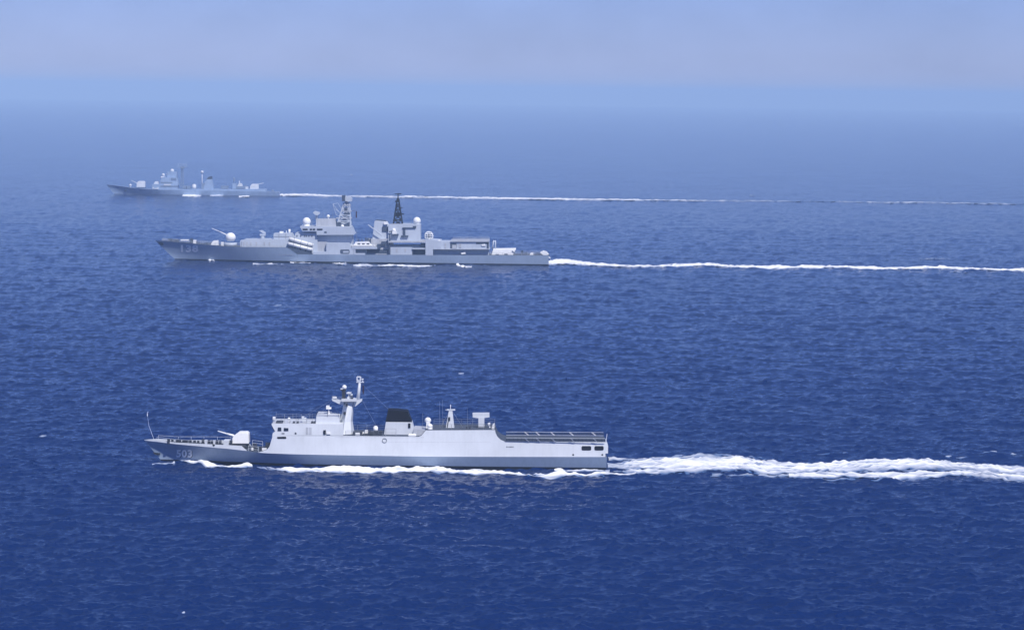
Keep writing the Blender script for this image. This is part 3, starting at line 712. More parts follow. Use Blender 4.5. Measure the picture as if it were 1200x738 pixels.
def destroyer():
    s = Ship('destroyer', 420, 308.6, 7.8, 0.0,
             'long grey destroyer numbered 138 with slanted missile tubes and dark lattice mast', 'warship')
    r = s.root
    h = Hull(s, 17.0, (206, 305.8), (181.4, 281.6), 643, [(200, 283.2), (225, 285.4), (245, 287.2), (275, 289.4), (320, 290.0), (336, 290.1), (340, 292), (348, 298.0), (380, 298.3), (500, 298.8), (643, 299.4)],
             wlB=15.2, taper=0.14, depth=4, boot=0.55, flare=(1.25, 0.60))
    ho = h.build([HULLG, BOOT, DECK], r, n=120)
    number(s, h, '138', 211.8, 287.0, 232.4, 295.6, WHITE, ho, out=0.05, bold=0.045)
    mb = MB(); s.plate(mb, [(185, 283.6), (191, 284.2), (191.6, 286.8), (189, 287.4), (186.5, 285.6)], h.side, 0.3); s.part('anchor', mb, DARKB, ho)
    mb = MB()
    for a, b in ((270, 640),): s.plate(mb, [(a, 298.2), (343, 298.4), (343, 298.8), (a, 298.6)], h.side, 0.08)
    s.part('knuckle_line', mb, GREY2, ho)
    # forecastle
    mb = MB(); s.rect(mb, 281.4, 282.2, 300, 291, -4.6); s.prism(mb, [(283, 291), (283.6, 281.8), (287, 280.7), (337, 280.4), (352, 280.2), (352, 291)], -5.4, None, 0.05)
    fd = s.part('forward_deckhouse', mb, GREYB)
    mb = MB()
    for a in (285, 288.4, 293, 299.6, 309, 315): s.rect(mb, a, 283.6, a + 1.6, 287.4, -5.48, -5.2)
    s.part('door', mb, GREY2, fd)
    mb = MB(); s.tube(mb, (270.4, 288.5), (270.4, 284.4), 0, s.m(7.2), n=24); gr = MB()
    gr.sphere(s.P(270.3, 278.2, 0), s.m(5.9), 0.95, n=24, m=12, cut=-0.75)
    g = s.part('gun_turret', gr, WHITE); s.part('turret_ring', mb, GREYB, g)
    mb = MB()
    for y in (-0.45, 0.45): s.tube(mb, (266.5, 275.8), (258, 271.6), y, 0.22, 0.18); s.tube(mb, (258, 271.6), (248.2, 267.6), y, 0.12, 0.10)
    s.part('barrel', mb, WHITE, g)
    mb = MB(); s.tube(mb, (307.4, 282), (308.4, 275), 0, 1.1, 0.8, n=12); s.rect(mb, 304.4, 274.2, 311, 276.4, -1.0); s.prism(mb, [(303.6, 270.2), (307, 269.6), (311.4, 272.4), (311.4, 274), (308, 273.6)], -0.35); s.part('missile_launcher', mb, GREYB)
    mb = MB(); s.prism(mb, [(320.4, 282), (320.6, 273.8), (341.4, 273.6), (346, 282)], -4.4, None, 0.04); h2 = s.part('rocket_launcher_house', mb, GREYB)
    mb = MB()
    for a in (326.6, 334.6): s.rect(mb, a, 274, a + 0.8, 280.4, -4.5, -4.2)
    s.rect(mb, 320.6, 277, 341, 277.5, -4.5, -4.2); s.part('panel_frame', mb, GREY2, h2)
    mb = MB(); s.rect(mb, 327.6, 271.2, 332, 274.4, -1.6, 0.4); s.tube(mb, (339, 274.5), (339.3, 268.6), -1, 0.45); s.tube(mb, (335.6, 274), (335.6, 270.4), -1, 0.15); s.part('roof_fitting', mb, WHITE)
    mb = MB()
    for a, b, t in ((196.6, 202, 279.8), (203, 209.6, 280.6), (222.6, 225.8, 279.4), (228.4, 231, 283), (240, 249, 284.4), (250, 256, 285.2)): s.rect(mb, a, t, b, t + 5, -1.6, 0.2)
    s.part('mooring_gear', mb, DARKB)
    mb = MB(); s.rect(mb, 226.4, 281.4, 229.8, 286, -2.4, -0.8); s.rect(mb, 211.6, 280.8, 221, 282, -2.4, -0.6); s.prism(mb, [(246, 288), (249.5, 282.4), (255.6, 281.6), (256, 288)], -2.8, -0.8); s.rect(mb, 259, 283.8, 262, 289, -3.4, -2.4); s.part('deck_locker', mb, WHITE)
    top = lambda pts, yf: [s.Sf(a, b, yf) for a, b in pts]
    for sg in (1, -1):
        s.rail('guard_rail', [Vector((p.x, sg * p.y, p.z)) for p in top([(190, 282.6), (225, 285.4), (245, 287.2), (275, 289.4), (330, 290.0)], lambda x, z: -h.half(x, 1) + .15)], None, h=1.0, r=0.045, step=2.5, mats=GREY2)
    # bridge tower
    mb = MB(); s.prism(mb, [(343, 300), (346, 273.4), (372, 273), (372, 300)], -6.6, None, 0.02); s.rect(mb, 371.6, 272, 413, 300, -5.2)
    tw = s.part('bridge_tower', mb, GREYB)
    mb = MB()
    for a in (347.5, 352, 356.5, 358.5, 361.5, 365): s.plate(mb, [(a, 275.6), (a + 1.1, 275.6), (a + 1.1, 277.4), (a, 277.4)], lambda x, z: -6.6 + .02 * (z - 3), 0.15)
    s.part('scuttle', mb, DARKB, tw)
    mb = MB(); s.prism(mb, [(351.4, 265.4), (411, 266), (415, 275.2), (371, 275.4), (371, 271.2), (354.4, 271)], -7.8, None, 0.0); br = s.part('bridge', mb, GREYB, tw)
    for a, b in ((354.6, 360.6), (363, 365.6), (366.4, 369.4), (371.4, 378)):
        mb = MB(); s.plate(mb, [(a, 268), (b, 268), (b, 269.9), (a, 269.9)], lambda x, z: -7.8, 0.08); s.part('bridge_window', mb, GLASS, br)
    mb = MB(); s.plate(mb, [(380, 271.2), (382.8, 271.2), (382.8, 273), (380, 273)], lambda x, z: -7.8, 0.12); s.part('side_lamp', mb, DARKB, br)
    mb = MB(); s.prism(mb, [(370, 267), (370.4, 257), (393, 256.6), (394, 267)], -4.2, None, 0.03); s.rect(mb, 384.6, 257.4, 385.2, 266, -4.3, -4); s.part('director_house', mb, GREY2)
    mb = MB(); s.rect(mb, 393.4, 260.8, 399.4, 266.8, -3.6, 2); s.part('intake', mb, DARKB)
    mb = MB(); s.tube(mb, (359.4, 268), (359.4, 262), -2, s.m(3.6), n=18); s.ball(mb, (359.4, 259.6), -2, 4.8, 1.0, cut=-0.6); s.part('radome', mb, WHITE)
    mb = MB(); s.tube(mb, (371, 258), (371, 251), 0, 0.5); s.prism(mb, [(366.6, 249), (369, 247.4), (374.6, 249), (374.6, 251), (371.5, 252.6), (368.6, 251.6)], -1.3); s.part('fire_control_radar', mb, GREYB)
    mb = MB(); s.tube(mb, (384.7, 258), (384.7, 254), 0, 0.25); s.ball(mb, (384.7, 253.4), 0, 1.9); s.ball(mb, (401.4, 265), -4.5, 1.8); s.part('satellite_dome', mb, WHITE)
    # foremast
    mb = MB(); mb.loose = True; lattice(s, mb, (394.6, 411, 266), (403, 409.6, 238), 2.6, 1.0, 4, 0.30); s.prism(mb, [(399, 266), (403.6, 247), (409.4, 243), (410.4, 266)], -1.2); fm = s.part('fore_mast', mb, GREYB)
    mb = MB(); s.rect(mb, 394, 255.2, 412, 256.2, -2.2); s.rect(mb, 400.6, 247, 411.6, 248.2, -1.8); s.rect(mb, 401.4, 240.2, 411, 241.2, -1.5); s.part('mast_platform', mb, GREY2, fm)
    mb = MB(); s.rect(mb, 403.6, 243.6, 407, 246.8, -1.9, -0.4); s.rect(mb, 403, 249.6, 410.2, 251.6, -2.0, -0.6); s.rect(mb, 401.6, 262.6, 409, 265.5, -2.8, -1.4); s.part('antenna_housing', mb, DARKB, fm)
    mb = MB()
    for (a, b), (c, d) in (((402, 254), (390, 239)), ((402, 254), (394, 252)), ((394, 252), (390, 239)), ((402, 248), (396, 238)), ((396, 238), (390, 239)), ((398, 249), (393, 245))): s.tube(mb, (a, b), (c, d), -1.0, 0.10, n=5)
    s.part('antenna_frame', mb, GREYB, fm)
    mb = MB(); s.tube(mb, (406.4, 240), (406.4, 235), 0, 0.7, n=10)
    s.prism(mb, [(404.4, 231), (409.6, 230.6), (412.6, 232.4), (412.4, 236), (407, 236.4), (404.4, 235.4)], -1.9, 1.9); ra = s.part('search_radar', mb, GREYB, fm)
    mb = MB(); s.prism(mb, [(400.4, 229.4), (404.2, 229), (404.2, 236.2), (400.8, 236)], -2.4, 2.4); s.part('radar_face', mb, DARKB, ra)
    mb = MB(); s.tube(mb, (412, 247), (418, 246.6), 0, 0.06, n=5)
    A = [s.P(416.9, 247.8, 0), s.P(418.3, 247.8, 0), s.P(418.3, 255.4, 0), s.P(416.7, 255.0, 0)]; rows = []
    for i in range(7):
        a = A[0].lerp(A[3], i / 6); b = A[1].lerp(A[2], i / 6); rows.append([mb.add(a.lerp(b, j / 4) + Vector((0, .14 * math.sin(j * 2 + i), 0))) for j in range(5)])
    for i in range(6):
        for j in range(4): mb.face((rows[i][j], rows[i][j + 1], rows[i + 1][j + 1], rows[i + 1][j]))
    s.part('ensign', mb, FLAG, fm)
    mb = MB(); s.tube(mb, (408, 237), (463, 228), 0, 0.035, n=4); s.tube(mb, (411, 247.6), (463.6, 250), 1.0, 0.035, n=4); s.tube(mb, (402, 247), (355, 266), -1, 0.035, n=4); s.tube(mb, (402, 241), (322, 274), 0, 0.03, n=4); s.part('stay_wire', mb, NET, fm)
    mb = MB()
    for a, t0, t1, y in ((365, 268, 257, -5), (379, 258, 250, -2), (390, 258, 247, 1), (418, 282, 268, 3), (482, 264, 252, -3), (505, 283, 270, 2), (552, 284, 274, -4), (352, 268, 260, 3)): s.tube(mb, (a, t0), (a, t1), y, 0.07, 0.04, 5)
    s.part('whip_antenna', mb, NET)
    # missile tubes
    for (a, b), (c, d), y in (((338.6, 279.6), (367.0, 287.4), -7.6), ((337.4, 285.4), (366.4, 292.8), -7.8), ((339, 279.6), (367, 287.4), -5.9), ((338, 285.4), (366, 292.8), -5.9)):
        mb = MB(); s.tube(mb, (a, b), (c, d), y, s.m(2.0), n=16); ts = s.part('missile_tube', mb, GREYB if y > -7 else WHITE)
        mb = MB(); p = s.P(a, b, y); q = s.P(c, d, y)
        for u in (0.03, 0.22, 0.5, 0.78, 0.97): m_ = p.lerp(q, u); e = (q - p).normalized() * 0.12; mb.tube(m_ - e, m_ + e, s.m(2.35), n=16)
        s.part('tube_band', mb, GREY2, ts)
    mb = MB()
    for a in (345.5, 352, 358, 364): s.tube(mb, (a, 299), (a, 285 + (a - 338) * .27), -6.8, 0.35, n=6)
    s.prism(mb, [(338, 289.6), (366, 296.8), (366, 298.6), (348, 298.6), (339, 292.4)], -7.9, -5.6); s.part('tube_cradle', mb, DARKB)
    # amidships side house
    mb = MB(); s.prism(mb, [(366.4, 299.2), (366.4, 295), (382.4, 294.8), (382.4, 284.4), (409.4, 284.6), (411, 290.6), (414.8, 291.4), (414.8, 299.4)], -8.2, None, 0.0)
    mh = s.part('midships_house', mb, GREYB)
    mb = MB(); s.rect(mb, 372, 283.4, 383, 296, -6.4, 6.4); s.part('recess_wall', mb, GREY2, mh)
    def opening(a, b, t, u, y):
        mb = MB(); s.plate(mb, [(a + 1, t), (b - 1, t), (b, t + 1), (b, u - 1), (b - 1, u), (a + 1, u), (a, u - 1), (a, t + 1)], lambda x, z: y, 0.06); o = s.part('side_opening', mb, DARKB, mh)
        return o
    o = opening(398.6, 409.6, 292.4, 297.4, -8.2)
    mb = MB(); s.rect(mb, 402, 294.2, 408.6, 296.2, -8.3, -8.22); s.part('fender_rack', mb, GREYB, o)
    # waist between the bridge and the funnel
    mb = MB(); s.rect(mb, 410, 288, 500, 300, -5.6); s.rect(mb, 430, 280, 460, 290, -5.0); wh = s.part('waist_house', mb, GREY2)
    mb = MB(); s.rect(mb, 414.8, 296.6, 428, 299.4, -8.3, -8.1); s.rect(mb, 412, 289.6, 442, 291.8, -8.3, -5.4); s.rect(mb, 414.4, 291.6, 416.6, 299.4, -8.2, -7.9); s.part('boat_deck', mb, GREYB, wh)
    mb = MB(); s.rect(mb, 442, 286, 446, 291, -7, -5.4); s.rect(mb, 447, 283, 453, 287, -6.4, -5); s.rect(mb, 430, 292.5, 455, 296.6, -5.8, -5.5); s.rect(mb, 451, 286, 453, 289, -7, -6.2); s.part('deck_machinery', mb, DARKB, wh)  # the long flat one is a dark panel, recess shade put into colour
    mb = MB()
    for a, t in ((419, 280), (423, 280.4), (427.6, 278.6), (430.4, 279), (433, 280)): s.rect(mb, a, t, a + 1.8, t + 6, -6, -5)
    s.part('davit', mb, DARKB, wh)
    mb = MB(); s.rect(mb, 455.8, 274, 457.4, 299.5, -7.4, -6.8); s.part('kingpost', mb, DARKB, wh)
    # funnel
    mb = MB(); s.prism(mb, [(435.6, 284), (438.6, 259.2), (441, 258.4), (452.8, 259.6), (455.4, 263), (456.6, 284)], -3.6, None, 0.06); fn = s.part('funnel', mb, GREYB, bevel=0.25)
    mb = MB(); s.prism(mb, [(439.4, 258.6), (441.2, 257.8), (452, 258.8), (452.6, 260)], -3.0, None, 0.0); s.part('funnel_cap', mb, DARKB, fn)
    mb = MB(); s.rect(mb, 447.8, 265.6, 454.4, 271.4, -3.7, -3.0); s.part('vent_or_shade_patch', mb, DARKB, fn)  # dark patch: shading on the funnel side put into colour
    mb = MB(); s.rect(mb, 449.6, 260, 454.2, 263, -4.0, -3.0); s.part('highlight_patch', mb, WHITE, fn)  # white box: sunlit top corner of the funnel put into colour
    mb = MB(); s.tube(mb, (431.4, 263.4), (447.6, 276), -5.0, 0.22, 0.3, 6); s.part('crane_jib', mb, GREYB)
    # after house and dark lattice mast
    mb = MB(); s.prism(mb, [(455, 284), (455, 263.6), (459, 262.6), (492.6, 262.8), (492.8, 284)], -5.2, None, 0.03); ah = s.part('after_house', mb, GREYB)
    mb = MB(); s.rect(mb, 471.6, 266.6, 487, 267.6, -5.5, -4.9); s.rect(mb, 484, 264.8, 487.6, 267, -5.5, -4.9); s.rect(mb, 472, 268, 475, 277, -5.3, -4.9); s.rect(mb, 470, 276, 478.4, 277.8, -6.0, -4.9); s.part('intake_grille', mb, DARKB, ah)
    mb = MB(); s.rect(mb, 455, 282.6, 500, 284.4, -8.1); s.part('upper_deck_edge', mb, GREY2, ah)
    mb = MB(); s.rect(mb, 457.6, 289.6, 483, 299.4, -7.2, -5.4); lw = s.part('side_store', mb, GREYB)
    mb = MB()
    for a in (464, 474): s.plate(mb, [(a, 291.6), (a + 2, 291.6), (a + 2, 295.4), (a, 295.4)], lambda x, z: -7.2, 0.1)
    s.part('door', mb, GREY2, lw)
    mb = MB(); s.rect(mb, 484, 292.6, 499, 298, -5.9, -5.5); s.rect(mb, 493, 285, 499, 290, -6.4, -5.4); s.part('passage_opening', mb, DARKB)
    mb = MB(); s.rect(mb, 483, 290.6, 499, 292.2, -7.8, -5.4); s.part('walkway', mb, GREYB)
    mb = MB(); mb.loose = True; lattice(s, mb, (460.8, 471.8, 264), (465.6, 467.2, 233), 2.2, 0.4, 5, 0.28); s.tube(mb, (466.4, 234), (466.5, 226.4), 0, 0.3, 0.16); lm = s.part('main_mast', mb, BLACK)
    mb = MB(); s.tube(mb, (462.6, 227.6), (470.4, 227.2), 0, 0.20); s.tube(mb, (463, 236), (467, 236), 0, 0.3); s.tube(mb, (468, 243.6), (472, 243.2), 0, 0.18); s.tube(mb, (469, 251), (473.6, 250.8), 0, 0.22); s.rect(mb, 463.6, 249.4, 468.4, 254, -0.9); s.tube(mb, (460.6, 262), (466, 231), -3, 0.05, n=5); s.part('yard', mb, BLACK, lm)
    mb = MB(); s.ball(mb, (461.6, 269.8), -5.6, 2.3); s.rect(mb, 459.6, 271, 464.6, 274.4, -6.4, -4.8); ag = s.part('rapid_fire_gun', mb, WHITE)
    mb = MB(); s.tube(mb, (461, 270.6), (456, 271.6), -5.8, 0.2, n=8); s.rect(mb, 459.4, 274.2, 467, 276, -6.6, -4.8); s.part('barrel', mb, DARKB, ag)
    mb = MB(); s.tube(mb, (488.6, 265), (488.6, 261), -2.4, s.m(3.0), n=18); s.ball(mb, (488.6, 258.8), -2.4, 4.4, 1.0, cut=-0.6); s.part('radome', mb, WHITE)
    # after part
    mb = MB(); s.rect(mb, 498.6, 281.2, 507.4, 299.5, -8.2); s.prism(mb, [(499, 292.2), (499, 281.2), (505, 281.4), (516.8, 282.4), (516.8, 292.2)], -8.15); am = s.part('after_side_house', mb, GREYB)
    mb = MB(); s.ball(mb, (514.6, 282.6), -7, 1.5); s.part('searchlight', mb, WHITE, am)
    mb = MB(); mb.loose = True; rg = s.P(502.6, 276.4, -3)
    for k in range(5):
        pts = [rg + Matrix.Rotation(k * 0.63, 3, 'Z') @ Vector((math.cos(i * math.pi / 6) * 1.8, 0, math.sin(i * math.pi / 6) * 1.8)) for i in range(13)]
        for a, b in zip(pts[:-1], pts[1:]): mb.tube(a, b, 0.10, n=6)
    for k in range(-1, 2):
        pts = [rg + Vector((math.cos(i * math.pi / 6) * 1.7, math.sin(i * math.pi / 6) * 1.7, k * 0.8)) for i in range(13)]
        for a, b in zip(pts[:-1], pts[1:]): mb.tube(a, b, 0.09, n=6)
    mb.tube(rg + Vector((0, 0, -2.6)), rg, 0.6, 0.4); fr = s.part('missile_director', mb, WHITE)
    mb = MB(); mb.sphere(rg, 0.95, n=12, m=8); s.part('director_core', mb, DARKB, fr)
    mb = MB(); s.rect(mb, 507, 290, 573, 300, -5.4); s.rect(mb, 516, 283.4, 573.4, 292.2, -7.4); hg = s.part('helicopter_hangar', mb, GREYB)
    mb = MB(); s.rect(mb, 528, 282.4, 573.6, 283.4, -8.0, 8.0); s.rect(mb, 508, 291.6, 574, 292.4, -8.0, 8.0); s.part('landing_deck', mb, GREY2, hg)
    mb = MB(); s.rect(mb, 527.6, 284.8, 535, 291, -7.5, -7.2); s.rect(mb, 558, 284.2, 572.6, 286, -7.5, -7.2); s.rect(mb, 570.4, 284.2, 572.8, 291.4, -7.5, -7.2); s.part('hangar_opening', mb, DARKB, hg)
    mb = MB(); s.rect(mb, 529.8, 287, 534.6, 291, -7.6, -7.3); s.rect(mb, 538, 285.6, 540.4, 290.4, -7.6, -7.3); s.rect(mb, 521, 285, 523, 290.6, -7.6, -7.3); s.part('panel_frame', mb, GREY2, hg)
    mb = MB(); s.prism(mb, [(564, 286.6), (568, 285.8), (569, 288), (565, 288.4)], -7.8, -7.4); s.prism(mb, [(540, 296.4), (545, 295.6), (546, 297.4), (541, 298)], -7.4, -6.2); s.part('raft_canister', mb, WHITE, hg)
    mb = MB(); s.tube(mb, (577, 292), (578.6, 281.6), -2, 0.25); s.tube(mb, (580.6, 292), (580.6, 281.8), -2, 0.25); s.tube(mb, (577, 284), (581, 282), -2, .2); s.part('antenna_frame', mb, GREYB)
    mb = MB(); s.prism(mb, [(575.4, 300), (578, 292), (605, 291.6), (602, 297.2), (601, 300)], -4.0, None, 0.05); al = s.part('after_launcher_house', mb, WHITE, bevel=0.2)
    mb = MB(); s.rect(mb, 580.6, 297.8, 584.6, 299.6, -4.4, -3.9); s.rect(mb, 591, 297.2, 595, 299.4, -4.4, -3.9); s.tube(mb, (600, 294), (605, 298), -4.1, .15); s.part('hatch', mb, DARKB, al)
    mb = MB()
    for a, b, t in ((610.4, 613.4, 293.6), (614.4, 618.2, 296), (628, 631.8, 296.2), (632, 635, 297.2), (641.4, 644, 297.4), (621.4, 624, 297.2)): s.rect(mb, a, t, b, 300, -3, -1.6)
    s.part('mooring_gear', mb, DARKB)
    mb = MB(); s.prism(mb, [(620, 300), (622, 296), (625, 296), (625, 300)], -4, -2.6); s.prism(mb, [(633, 295.6), (637, 293.6), (641, 295), (643.4, 298), (639, 299.8), (635, 298)], -4.6, -3.2); s.tube(mb, (640.6, 299.6), (645, 303), -3.6, 0.3); s.part('towing_gear', mb, WHITE)
    for sg in (1, -1):
        s.rail('guard_rail', [Vector((p.x, sg * p.y, p.z)) for p in top([(574, 299.1), (641, 299.4)], lambda x, z: -h.half(x, 1) + .15)], None, h=1.0, r=0.045, step=2.5, mats=GREY2)
        s.rail('guard_rail', [Vector((p.x, sg * p.y, p.z)) for p in top([(530, 282.6), (573, 282.6)], lambda x, z: -7.9)], None, h=0.9, r=0.045, step=2.5, mats=GREY2)
    # cabin launch hanging on the waist: lifts off, so it stands by itself
    z0 = s.P(412, 289.7, -8.3).z
    bo = bpy.data.objects.new('ship_boat', None); COL.objects.link(bo); bo.location = s.O; bo.rotation_euler = r.rotation_euler
    tag(bo, 'small white cabin launch stowed amidships on the destroyer just before its funnel', 'boat')
    mb = MB(); s.prism(mb, [(412, 287.4), (440, 287.6), (438.4, 290.4), (415, 290.4), (413, 289.4)], -7.9, -5.7); mb.build('boat_hull', WHITE, bo)
    mb = MB(); s.prism(mb, [(414.4, 287.5), (416.4, 283.6), (432, 282.8), (434, 285.2), (436.4, 287.5)], -7.5, -6.1, 0.0); cb = mb.build('boat_cabin', WHITE, bo)
    mb = MB()
    for a in (419, 424.2, 429.6): s.rect(mb, a, 285.2, a + 3.2, 286.6, -7.56, -7.4)
    for m_ in mb.clusters(): m_.build('cabin_window', GLASS, cb)
    mb = MB(); s.rect(mb, 413, 288.3, 439, 289.0, -7.98, -7.88); mb.build('rubbing_band', DARKB, bo)
    return s, h
SHIP_B, HULL_B = destroyer()

# ================================================================== far ship: frigate in the haze
def frigate():
    s = Ship('frigate', 240, 229.2, 5.6, 0.0,
             'distant faint frigate fading into blue haze beyond the destroyer, white boxy gun turrets', 'warship')
    r = s.root
    h = Hull(s, 12.4, (134, 228.4), (124.6, 216.2), 326.5, [(140, 218.2), (155, 220.2), (175, 222.0), (186, 222.6), (206, 222.6), (212, 223.4), (260, 223.6), (326.5, 225.0)], wlB=10.8, taper=0.15, depth=3, boot=0.4)
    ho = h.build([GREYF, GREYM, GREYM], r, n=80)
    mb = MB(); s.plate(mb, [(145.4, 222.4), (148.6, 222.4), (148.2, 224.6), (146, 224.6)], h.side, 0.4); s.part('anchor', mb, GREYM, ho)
    def turret(a0, a1, t, b, y, bar=None):
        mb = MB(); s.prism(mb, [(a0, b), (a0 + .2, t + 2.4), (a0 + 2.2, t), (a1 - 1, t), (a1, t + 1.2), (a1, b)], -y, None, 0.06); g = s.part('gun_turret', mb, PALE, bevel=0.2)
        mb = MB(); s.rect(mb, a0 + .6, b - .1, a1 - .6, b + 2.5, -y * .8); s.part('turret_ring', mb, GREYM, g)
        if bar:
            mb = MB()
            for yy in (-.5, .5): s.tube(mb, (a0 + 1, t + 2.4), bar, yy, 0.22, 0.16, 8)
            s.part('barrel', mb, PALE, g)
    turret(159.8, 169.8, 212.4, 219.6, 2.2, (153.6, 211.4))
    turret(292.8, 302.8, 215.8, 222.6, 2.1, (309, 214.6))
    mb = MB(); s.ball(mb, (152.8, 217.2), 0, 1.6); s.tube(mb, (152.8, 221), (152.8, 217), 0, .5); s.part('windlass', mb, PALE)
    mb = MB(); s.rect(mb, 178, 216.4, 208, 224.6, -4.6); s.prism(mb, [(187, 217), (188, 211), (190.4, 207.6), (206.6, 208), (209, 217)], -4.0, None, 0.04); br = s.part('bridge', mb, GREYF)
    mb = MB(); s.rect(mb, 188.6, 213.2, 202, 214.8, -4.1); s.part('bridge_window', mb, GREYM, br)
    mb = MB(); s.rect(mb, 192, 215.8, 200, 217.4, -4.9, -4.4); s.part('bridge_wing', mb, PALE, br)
    mb = MB(); s.rect(mb, 188, 217.6, 208.4, 219.0, -4.75, -4.5); s.rect(mb, 200.4, 208.6, 206.6, 211, -4.2, -3.8); s.part('painted_shade_strip', mb, GREYM, br)  # dark strips standing in for shadow gaps, shade put into colour
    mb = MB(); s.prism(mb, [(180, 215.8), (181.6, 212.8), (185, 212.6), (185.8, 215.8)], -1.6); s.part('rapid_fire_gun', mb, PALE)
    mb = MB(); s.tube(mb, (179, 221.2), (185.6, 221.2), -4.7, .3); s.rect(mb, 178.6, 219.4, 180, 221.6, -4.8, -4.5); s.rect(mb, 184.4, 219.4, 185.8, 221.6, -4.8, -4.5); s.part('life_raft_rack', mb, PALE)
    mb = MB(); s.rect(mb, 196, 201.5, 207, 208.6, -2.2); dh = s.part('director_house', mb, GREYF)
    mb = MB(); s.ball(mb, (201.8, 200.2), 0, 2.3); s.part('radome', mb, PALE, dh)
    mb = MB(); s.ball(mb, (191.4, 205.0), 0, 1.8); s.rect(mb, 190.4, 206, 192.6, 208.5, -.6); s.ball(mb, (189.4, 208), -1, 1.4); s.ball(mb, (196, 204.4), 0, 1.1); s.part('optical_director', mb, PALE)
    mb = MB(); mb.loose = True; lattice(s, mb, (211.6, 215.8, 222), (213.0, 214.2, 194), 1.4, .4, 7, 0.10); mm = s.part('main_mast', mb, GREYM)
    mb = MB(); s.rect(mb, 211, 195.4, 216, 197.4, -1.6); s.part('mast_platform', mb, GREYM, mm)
    mb = MB()
    for t in (191.8, 193.6, 195.4): s.tube(mb, (207.4, t + .6), (219.4, t), -.6, 0.16, n=5)
    for k in range(4): s.tube(mb, (209 + k * 3, 191), (209 + k * 3, 196), -.6, 0.12, n=5)
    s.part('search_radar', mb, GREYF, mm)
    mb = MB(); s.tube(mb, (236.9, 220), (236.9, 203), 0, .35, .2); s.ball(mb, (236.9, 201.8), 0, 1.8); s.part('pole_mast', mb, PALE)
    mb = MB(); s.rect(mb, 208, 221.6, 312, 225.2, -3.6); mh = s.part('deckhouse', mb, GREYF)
    mb = MB()
    for a in (214, 219, 259, 263, 285): s.rect(mb, a, 218, a + 4, 221, -2.6)
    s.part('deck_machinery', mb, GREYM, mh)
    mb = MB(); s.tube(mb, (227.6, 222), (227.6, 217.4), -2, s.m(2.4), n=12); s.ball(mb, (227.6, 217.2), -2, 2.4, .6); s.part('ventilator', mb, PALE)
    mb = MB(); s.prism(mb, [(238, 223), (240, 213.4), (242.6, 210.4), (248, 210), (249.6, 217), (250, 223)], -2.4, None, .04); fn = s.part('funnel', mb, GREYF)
    mb = MB(); s.prism(mb, [(241.8, 210.6), (244, 207.4), (248.4, 206.8), (248.2, 210.2)], -2.1); s.part('funnel_cap', mb, DARKB, fn)
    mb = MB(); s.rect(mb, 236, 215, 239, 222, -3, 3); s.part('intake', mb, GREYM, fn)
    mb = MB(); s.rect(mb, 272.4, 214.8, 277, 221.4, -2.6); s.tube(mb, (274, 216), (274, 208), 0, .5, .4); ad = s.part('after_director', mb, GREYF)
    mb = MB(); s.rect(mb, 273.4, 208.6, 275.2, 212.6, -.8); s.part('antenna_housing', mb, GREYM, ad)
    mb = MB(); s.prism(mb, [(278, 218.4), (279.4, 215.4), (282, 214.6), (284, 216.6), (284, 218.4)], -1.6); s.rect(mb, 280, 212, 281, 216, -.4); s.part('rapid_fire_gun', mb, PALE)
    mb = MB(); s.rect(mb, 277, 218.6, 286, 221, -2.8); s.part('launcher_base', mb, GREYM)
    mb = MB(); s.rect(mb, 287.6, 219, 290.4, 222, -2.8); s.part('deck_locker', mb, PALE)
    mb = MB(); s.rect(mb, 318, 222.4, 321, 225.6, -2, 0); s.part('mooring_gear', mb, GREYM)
    return s, h
SHIP_C, HULL_C = frigate()

# ================================================================== wakes
def foam_obj(name, label, segs, step, **kw):
    mb = foam_patch(segs, step, **kw); o = mb.build(name, FOAM)
    o.data.attributes.new('air', 'FLOAT', 'POINT').data.foreach_set('value', np.array(mb.air, np.float32))
    tag(o, label, 'wake' if 'wake' in name else 'foam', kind='stuff'); return o
foam_obj('stern_wake', 'broad churned white wake trailing behind the nearest warship', [
    [(712, 540.5, 556, .35), (728, 541, 556.5, .5), (745, 538, 556.5, .85), (780, 536, 556, 1.0), (820, 533, 556, 1.1), (860, 534.5, 556, 1.1), (900, 539.5, 559, 1.05), (935, 541.4, 556.5, 1.0), (970, 543.5, 554.4, 1.0), (1000, 541.5, 553.6, 1.0), (1060, 538.5, 552.2, 1.05), (1100, 540, 551.8, 1.0), (1140, 543.5, 554, .95), (1185, 544.5, 559, .95), (1230, 545, 559, .9), (1330, 545, 558, .8), (1800, 549, 562, .6)],
    [(925, 554.5, 559.6, .8), (950, 555, 560.6, 1.0), (1000, 556, 562.4, 1.0), (1025, 556, 564.4, 1.0), (1060, 555.2, 562, 1.0), (1100, 554, 559.4, .95), (1140, 553, 558, .95), (1165, 554.4, 561, 1.0), (1185, 557, 564, 1.0), (1230, 557, 564, .9), (1330, 556, 562, .8), (1800, 560, 566, .55)],
    [(712, 538, 541, .8), (735, 539, 542, .7), (760, 539, 543, .6)]], 0.32, thr=0.46, hgt=0.6, seed=5, streak=13, soft=0.85)
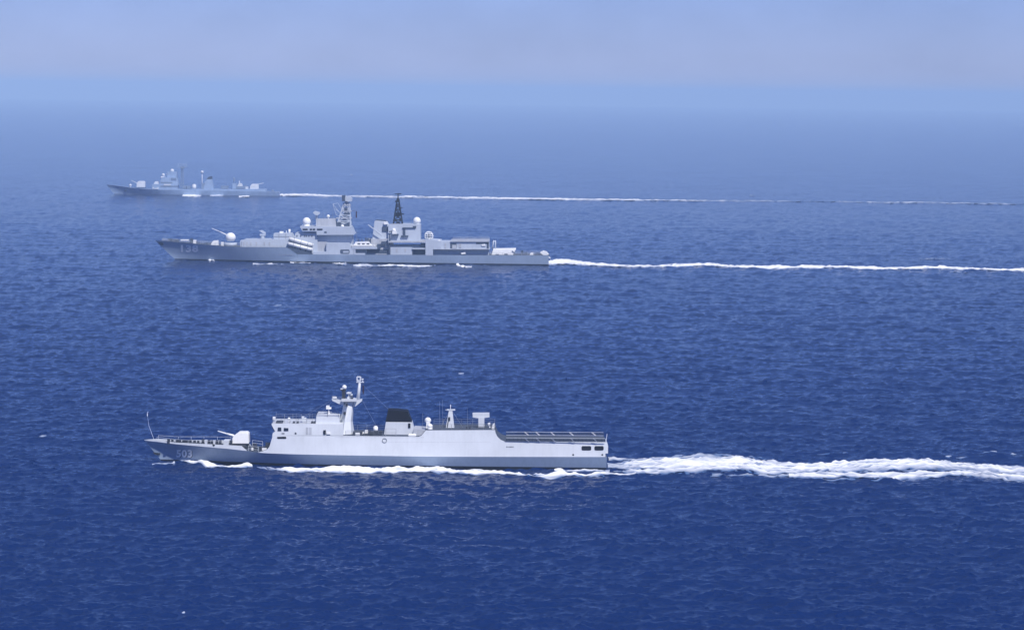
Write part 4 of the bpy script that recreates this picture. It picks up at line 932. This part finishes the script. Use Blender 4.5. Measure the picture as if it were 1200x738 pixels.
foam_obj('bow_wave_foam', 'white foam running along the waterline of the nearest warship', [
    [(205, 538.48, 540.52, 0.5), (216, 539.14, 541.46, 1), (232, 541.00, 543.10, 1.1), (248, 543.41, 545.99, 1.1), (265, 545.22, 546.98, 0.95), (285, 544.48, 546.52, 1), (296, 545.40, 547.10, 0.45)],
    [(300, 546.73, 548.77, 0.3), (316, 548.23, 550.27, 0.6), (340, 548.72, 551.68, 1.05), (380, 548.49, 552.91, 1.1), (420, 549.12, 553.88, 1.1), (450, 549.85, 553.05, 1.05), (505, 548.18, 553.42, 1.15), (550, 551.49, 555.91, 1.1), (600, 553.40, 557.00, 0.9), (620, 555.32, 558.18, 0.5)],
    [(618, 555.54, 560.46, 0.6), (645, 555.59, 561.01, 1.05), (675, 554.54, 559.46, 0.8), (712, 553.87, 558.13, 0.75), (745, 554.36, 557.64, 0.55)],
    [(650, 551.4, 553.4, .7), (690, 551, 554, .7), (715, 550.6, 554.6, .7)],
    [(178, 543.6, 546.2, .25), (196, 542.2, 545.8, .33), (206, 540, 544.6, .3)]], 0.28, thr=0.45, hgt=0.5, seed=21, streak=6)
foam_obj('stern_wake', 'thin white wake trailing behind the middle warship', [
    [(641, 306.90, 310.10, 0.90), (655, 305.18, 309.82, 1.10), (668, 305.38, 310.02, 1.10), (700, 309.65, 311.95, 0.84), (735, 311.21, 313.39, 0.75), (770, 311.21, 313.39, 0.70), (805, 309.56, 312.24, 0.84), (830, 309.16, 311.84, 0.84), (860, 311.65, 313.95, 0.75), (900, 312.81, 314.99, 0.79), (970, 311.98, 314.02, 0.79), (1010, 313.54, 315.46, 0.75),
     (1050, 314.14, 316.06, 0.75), (1110, 313.18, 315.22, 0.79), (1160, 315.38, 317.42, 0.75), (1260, 317.21, 319.39, 0.75), (1400, 318.63, 320.87, 0.62), (1800, 323.6, 325.9, .6)]], 0.6, thr=0.40, hgt=0.7, seed=31, streak=12)
foam_obj('bow_wave_foam', 'thin broken foam along the waterline of the middle warship', [
    [(229, 302.4, 304.6, .6), (235, 302.2, 304.6, 1.2), (243, 303.8, 305.6, 1.1), (251, 305.4, 306.6, .6)],
    [(296, 309.4, 311, .7), (318, 309, 310.6, .8), (332, 309.4, 310.6, .5)], [(340, 306.8, 309, .6), (352, 306.8, 309, .8), (364, 307.4, 309.4, .4)], [(390, 307.8, 310, .6), (398, 308.4, 310.4, 1.0), (406, 309, 311, .5)],
    [(414, 310.6, 312, .7), (450, 311.6, 313, .7), (490, 311.4, 312.8, .6), (510, 310.8, 312, .5)], [(535, 309.8, 311.6, .9), (542, 311.4, 313.2, 1.0), (553, 312, 313.4, .7)]], 0.5, thr=0.45, hgt=0.5, seed=41)
foam_obj('stern_wake', 'long faint white wake trailing behind the farthest warship', [
    [(328, 227.97, 229.83, 0.95), (345, 227.32, 229.68, 1.10), (380, 228.57, 230.43, 1.00), (420, 229.86, 231.34, 0.90), (470, 230.49, 232.11, 0.95), (520, 230.89, 232.51, 0.95), (560, 231.62, 232.98, 0.90), (640, 232.73, 234.47, 0.96), (690, 233.29, 234.91, 0.82), (760, 234.42, 235.78, 0.63), (860, 235.06, 236.54, 0.48),
     (960, 236.06, 237.54, 0.38), (1080, 237.26, 238.74, 0.33), (1200, 238.86, 240.34, 0.28), (1400, 240.47, 242.03, 0.28)]], 1.0, thr=0.42, hgt=0.5, seed=51, streak=10, soft=0.7)
foam_obj('bow_wave_foam', 'short white foam streaks along the waterline of the farthest warship', [
    [(214, 228.4, 230.2, .9), (226, 228.6, 230.4, 1.1), (236, 228.8, 230.2, .7)], [(246, 228.2, 229.8, .7), (262, 228.4, 230, .7)], [(280, 229.8, 231, .7), (292, 229.8, 231, .7)], [(140, 224.6, 226.6, .45), (150, 225, 227, .5)]], 0.8, thr=0.45, seed=61)
caps = [(325, 357.5, 8), (329, 361.5, 4), (195, 378, 5), (325, 436, 7), (329, 439.5, 4), (540, 437.5, 5), (106, 653, 5), (215, 717, 3), (724, 390.5, 4), (809, 385.5, 4), (838, 457.6, 4), (965, 532, 11), (991, 532, 6),
        (1112, 535.4, 6), (1127, 535.8, 10), (1154, 531, 10), (1165, 530.4, 7), (1188, 531.5, 5), (881, 229.4, 5), (412, 205.2, 3), (50, 512, 7), (626, 482.6, 4), (1096, 303.5, 30), (1120, 318.4, 12), (1135, 319, 10), (547, 655, 4), (1010, 611, 5), (400, 684, 4), (80, 452, 4)]
foam_obj('whitecaps', 'small scattered whitecaps on the open blue sea', [[(a - w_ * .6, b - .4, b + .4, .3), (a - w_ * .1, b - .5, b + .5, .62), (a + w_ * .6, b - .4, b + .4, .3)] for a, b, w_ in caps], 0.22, thr=0.45, hgt=0.18, seed=71, soft=1.1)
